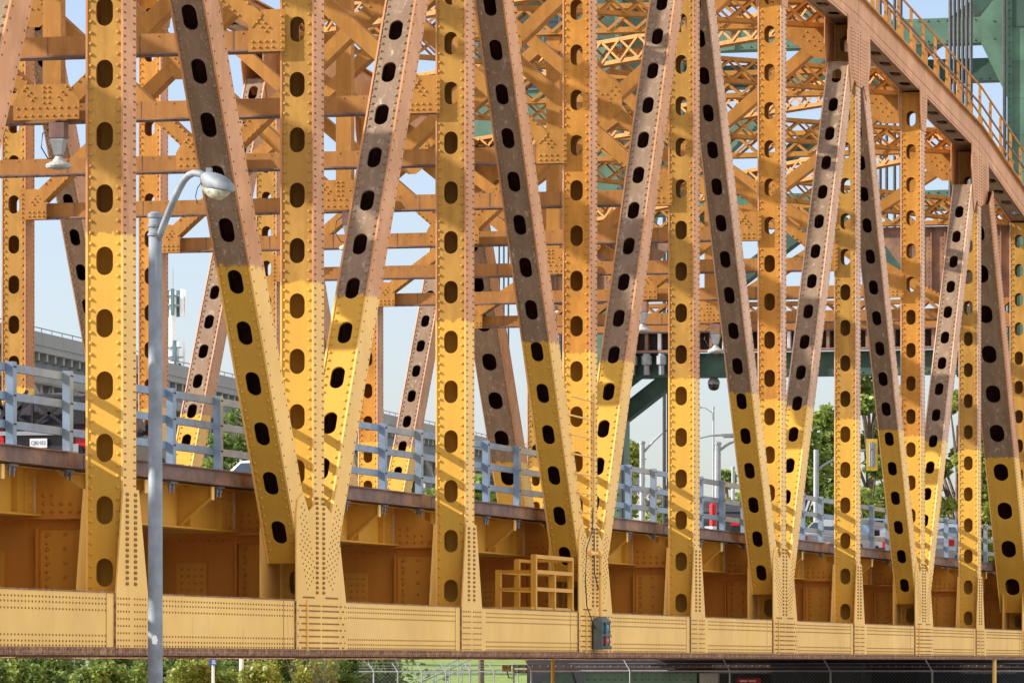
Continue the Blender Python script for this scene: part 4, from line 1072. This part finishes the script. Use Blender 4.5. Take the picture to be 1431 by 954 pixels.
# ------------------------------------------------------------------ vehicles on the deck
RZ = H(2.934)
def car(name, label, cat, x, y, heading, bodym, kind='sedan', group='vehicles on the bridge'):
    r = empty(name, (x, y, RZ), label, cat, group); hd = heading
    T = lambda a, b, c: Vector((x+a*hd, y-b*hd, RZ+c))
    Lh = {'sedan': 2.3, 'suv': 2.35, 'pickup': 2.75}[kind]
    if kind == 'sedan': ST = [(-2.3,.55,.80,.80,.60,.60),(-2.25,.30,.92,.92,.82,.80),(-1.75,.25,.96,.97,.86,.82),(-1.0,.22,.98,1.36,.88,.66),(-.3,.22,.98,1.45,.89,.64),(.35,.22,.97,1.42,.89,.63),(1.05,.22,.94,.97,.88,.80),(1.9,.25,.80,.82,.86,.78),(2.25,.32,.66,.68,.78,.68),(2.3,.42,.56,.58,.6,.55)]
    elif kind == 'suv': ST = [(-2.35,.55,1.0,1.02,.7,.66),(-2.3,.32,1.05,1.30,.9,.78),(-2.1,.30,1.06,1.68,.92,.70),(-1.0,.28,1.06,1.76,.93,.68),(.3,.28,1.06,1.72,.93,.68),(1.05,.28,1.06,1.10,.93,.84),(2.0,.32,.95,.98,.9,.82),(2.3,.42,.78,.8,.8,.72),(2.35,.5,.7,.72,.66,.6)]
    else: ST = [(-2.75,.50,1.0,1.02,.88,.86),(-2.7,.46,1.08,1.09,.94,.9),(-.85,.40,1.08,1.09,.95,.9),(-.8,.40,1.12,1.62,.95,.74),(-.3,.40,1.12,1.82,.95,.70),(.6,.40,1.12,1.80,.95,.70),(1.3,.40,1.14,1.18,.95,.86),(2.4,.45,1.08,1.10,.93,.84),(2.7,.52,.95,.98,.86,.78),(2.75,.6,.8,.82,.7,.66)]
    mb = MB(); V = []; F = []; nr = 9
    for (a, zb, zl, zt, wb, wt) in ST:
        zl2 = min(zl, zt)
        V += [T(a, s*w, z) for s, w, z in ((-1, wb*.86, zb), (-1, wb, zb+.12), (-1, wb, zl2-.1), (-1, wb*.985, zl2), (-1, wt, max(zt-.06, zl2)), (0, 0, 0))][:5]
        V += [T(a, 0, zt)]
        V += [T(a, w, z) for w, z in ((wt, max(zt-.06, zl2)), (wb*.985, zl2), (wb, zl2-.1), (wb, zb+.12), (wb*.86, zb))]
    n = 11
    for i in range(len(ST)-1):
        for j in range(n): F.append((i*n+j, i*n+(j+1) % n, (i+1)*n+(j+1) % n, (i+1)*n+j))
    F.append(tuple(range(n))); F.append(tuple(range((len(ST)-1)*n, len(ST)*n)))
    mb.add(V, F, bodym)
    body = mb.build('car_body', r, smooth=False)
    # glazing: quads just proud of the cabin stations
    def st(a):
        for i in range(len(ST)-1):
            if ST[i][0] <= a <= ST[i+1][0]:
                f = (a-ST[i][0])/(ST[i+1][0]-ST[i][0]); return [ST[i][q]+(ST[i+1][q]-ST[i][q])*f for q in range(6)]
    cab = {'sedan': (-1.62, -1.05, .38, 1.0), 'suv': (-2.26, -2.1, .34, 1.0), 'pickup': (-.84, -.72, .65, 1.25)}[kind]
    for s in (-1, 1):
        mb = MB(); P0 = []; P1 = []
        for a in np.linspace(cab[1]+.12, cab[2]+.25, 7):
            q = st(a); zl, zt, wb, wt = q[2], q[3], q[4], q[5]
            g = lambda f: T(a, s*(wb*.985+(wt-wb*.985)*f+.008), zl+(zt-.06-zl)*f)
            P0.append(g(.08)); P1.append(g(.90))
        mb.add(P0+P1, [(i, i+1, 8+i, 7+i) for i in range(6)], 'glass'); mb.build('side_window', r)
    for nm, a0, a1 in (('rear_window', cab[0]+.04, cab[1]), ('windscreen', cab[3]-.02, cab[2]+.06)):
        q0, q1 = st(a0), st(a1); e = -.012 if nm == 'rear_window' else .012; mb = MB()
        z0 = max(q0[2], q0[3]-.05)+.06; z1 = q1[3]-.07; w0 = q0[5]*.9 if kind != 'suv' else .74; w1 = q1[5]*.88
        if kind == 'suv' and nm == 'rear_window': z0 = 1.16
        b0 = T(a0+e, 0, 0); 
        mb.add([T(a0+e*2, -w0, z0), T(a0+e*2, w0, z0), T(a1+e*2, w1, z1+.03), T(a1+e*2, -w1, z1+.03)], [(0,1,2,3)], 'glass'); mb.build(nm, r)
    wx = {'sedan': 1.38, 'suv': 1.42, 'pickup': 1.75}[kind]; wr = .33 if kind == 'sedan' else .38
    for s in (-1, 1):
        for a in (-wx, wx):
            mb = MB(); ax = Vector((0, -hd*s, 0)); c = T(a, s*.70, wr)
            mb.lathe(c, [(wr*.6, 0), (wr, .02), (wr, .2), (wr*.9, .225), (wr*.62, .226)], 'rubber', 20, axis=ax, ref=Z3); w = mb.build('wheel', r)
            mb = MB(); mb.lathe(c+ax*.2, [(wr*.6, 0), (wr*.6, .03), (wr*.2, .035), (.03, .04)], 'silver', 10, axis=ax, ref=Z3); mb.build('rim', w)
        zt = {'sedan': .78, 'suv': .92, 'pickup': .86}[kind]; wv = {'sedan': .66, 'suv': .76, 'pickup': .85}[kind]
        mb = MB(); c = T(-Lh+.02, s*wv, zt); mb.obox(c, X3*.06, Y3*.11, Z3*(.09 if kind == 'sedan' else .19), 'redlens'); mb.build('tail_light', r)
        mb = MB(); c = T(Lh-.12, s*wv, {'sedan': .62, 'suv': .76, 'pickup': .86}[kind]); mb.obox(c, X3*.09, Y3*.13, Z3*.07, 'lampglass'); mb.build('headlight', r)
        mb = MB(); c = T(cab[2]+(.35 if kind != 'suv' else .18), s*({'sedan': .98, 'suv': 1.04, 'pickup': 1.1}[kind]), {'sedan': 1.02, 'suv': 1.16, 'pickup': 1.25}[kind]); mb.obox(c, X3*.06, Y3*.10, Z3*.09 if kind != 'pickup' else Z3*.13, 'black'); mb.obox(c-Vector((0, -hd*s*.14, .04)), X3*.03, Y3*.07, Z3*.02, 'black'); mb.build('wing_mirror', r)
    mb = MB(); c = T(-Lh-.03, 0, .66 if kind != 'sedan' else .42); mb.obox(c, X3*.06, Y3*(.9 if kind == 'pickup' else .78), Z3*.11, 'silver' if kind == 'pickup' else 'darkcar' if kind == 'suv' else bodym); mb.build('rear_bumper', r)
    mb = MB(); c = T(-Lh-.045 if kind == 'sedan' else -Lh-.10, 0, .60 if kind != 'suv' else .82); mb.obox(c, X3*.006, Y3*.155, Z3*.078, 'plate'); pl = mb.build('number_plate', r)
    return r, T, pl, Lh
r, T, pl, Lh = car('sport_utility_car', 'dark grey sport utility car carrying a black rack of crossed bars at the left edge', 'car', 17.0, 6.1, 1, 'darkcar', 'suv')
text_mesh('CJ82\u00b7052', .092, T(-Lh-.106, 0, .82), (0, -1, 0), (0, 0, 1), 'letters', r, 'plate_lettering')
mb = MB(); ax = T(-Lh-.02, 0, 0)
mb.obox(T(-Lh-.10, .62, .68), X3*.02, Y3*.10, Z3*.12, 'silver'); mb.obox(T(-Lh-.10, -.62, .68), X3*.02, Y3*.10, Z3*.12, 'silver'); mb.obox(T(-Lh-.10, 0, .99), X3*.012, Y3*.72, Z3*.035, 'silver')
mb.build('bumper_trim', r)
mb = MB()
for s in (-1, 1):
    mb.beam(T(-Lh-.12, s*.86, 1.05), T(-Lh-.12, s*.86, 1.62), .06, .06, 'black')
for a, b in (((-.86, 1.1), (-.1, 1.55)), ((-.86, 1.55), (-.1, 1.1)), ((-.1, 1.1), (.5, 1.55)), ((-.1, 1.55), (.5, 1.1)), ((-.86, 1.1), (.86, 1.1)), ((-.86, 1.58), (.86, 1.58)), ((-.1, 1.1), (-.1, 1.58)), ((.5, 1.1), (.5, 1.58)), ((-.55, 1.1), (-.75, 1.72)), ((-.45, 1.1), (-.2, 1.72))):
    mb.beam(T(-Lh-.12, a[0], a[1]), T(-Lh-.12, b[0], b[1]), .04, .05, 'black')
mb.obox(T(-Lh-.13, .70, 1.33), X3*.1, Y3*.16, Z3*.2, 'black'); mb.build('cargo_rack', r)
car('white_sedan', 'white oncoming car with a pale windscreen left of the first joint', 'car', 36.3, 8.6, -1, 'whitecar')
car('dark_sedan', 'dark grey car in the middle of the deck, beside the red and white marker', 'car', 66.0, 5.0, 1, 'darkcar')
car('silver_sedan', 'silver car with a dark rear window and red tail light behind the right joint', 'car', 84.0, 5.4, 1, 'silver')
car('silver_suv', 'silver sport utility car just right of the long front post', 'car', 95.5, 6.4, 1, 'silver', 'suv')
car('white_suv', 'white sport utility car with a raked pillar beside the dark diagonal', 'car', 103.5, 6.9, -1, 'whitecar', 'suv')
car('grey_sedan', 'silver grey car behind the railing near the far end of the bridge', 'car', 90.0, 3.3, 1, 'silver')
q = at(996, 748, 128); mb = MB()
mb.lathe((q.x, q.y, RZ), [(.2, 0), (.2, .06), (.09, .07), (.09, .5)], 'white', 10); mb.lathe((q.x, q.y, RZ+.5), [(.09, 0), (.09, .55), (.04, .6)], 'signred', 10)
tag(mb.build('marker_post', origin=(q.x, q.y, RZ)), 'red topped white marker post on the bridge deck', 'marker post')
# ------------------------------------------------------------------ camera, light, world
cd = bpy.data.cameras.new('camera'); cam = bpy.data.objects.new('camera', cd); COL.objects.link(cam)
cam.location = CAM
fw = Vector((CO, SI, 0))
cam.rotation_euler = fw.to_track_quat('-Z', 'Y').to_euler()
cd.sensor_width = 36; cd.lens = 7150/1431*36; cd.shift_y = (927-477)/1431; cd.clip_start = 1; cd.clip_end = 6000
S.camera = cam
sd = Vector((-.30, 1, .56)).normalized()          # towards the sun
el = math.asin(sd.z)
w = bpy.data.worlds.new('World'); S.world = w; w.use_nodes = True
nt = w.node_tree; bg = nt.nodes['Background']
sky = nt.nodes.new('ShaderNodeTexSky'); sky.sky_type = 'NISHITA'; sky.sun_disc = False
sky.sun_elevation = el; sky.sun_rotation = math.atan2(sd.x, sd.y)
sky.air_density = .8; sky.dust_density = 1.3; sky.ozone_density = .8
# unseen cloud glow added to the sky behind the camera, filling the shaded faces
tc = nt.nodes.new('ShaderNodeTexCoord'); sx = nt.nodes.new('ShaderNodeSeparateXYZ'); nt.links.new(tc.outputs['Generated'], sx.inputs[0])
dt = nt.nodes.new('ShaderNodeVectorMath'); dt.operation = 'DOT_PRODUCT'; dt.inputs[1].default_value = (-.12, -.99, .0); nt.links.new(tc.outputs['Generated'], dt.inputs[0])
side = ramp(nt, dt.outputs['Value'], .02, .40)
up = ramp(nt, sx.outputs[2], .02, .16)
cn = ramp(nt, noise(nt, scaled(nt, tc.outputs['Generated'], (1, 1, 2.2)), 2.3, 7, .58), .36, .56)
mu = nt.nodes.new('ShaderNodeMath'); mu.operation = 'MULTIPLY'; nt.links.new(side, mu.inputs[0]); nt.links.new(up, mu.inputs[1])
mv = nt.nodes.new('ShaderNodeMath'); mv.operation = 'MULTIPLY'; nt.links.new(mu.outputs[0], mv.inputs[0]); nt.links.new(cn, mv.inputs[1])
CLOUD_FILL = 9.5
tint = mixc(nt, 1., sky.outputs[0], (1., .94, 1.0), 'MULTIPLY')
skyc = mixc(nt, mv.outputs[0], tint, (CLOUD_FILL, CLOUD_FILL*.97, CLOUD_FILL*.90))
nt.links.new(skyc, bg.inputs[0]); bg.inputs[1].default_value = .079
sl = bpy.data.lights.new('sun', 'SUN'); sl.energy = 3.5; sl.angle = math.radians(.5); sl.color = (1, .93, .82)
so = bpy.data.objects.new('sun', sl); COL.objects.link(so); so.rotation_euler = sd.to_track_quat('Z', 'Y').to_euler()
so.location = (0, 30, 60)
S.view_settings.view_transform = 'Standard'; S.view_settings.look = 'None'; S.view_settings.gamma = 1
S.view_settings.exposure = 1.45
S.render.engine = 'CYCLES'
S.cycles.max_bounces = 8
for o in bpy.data.objects:
    if '_w' in o: del o['_w']
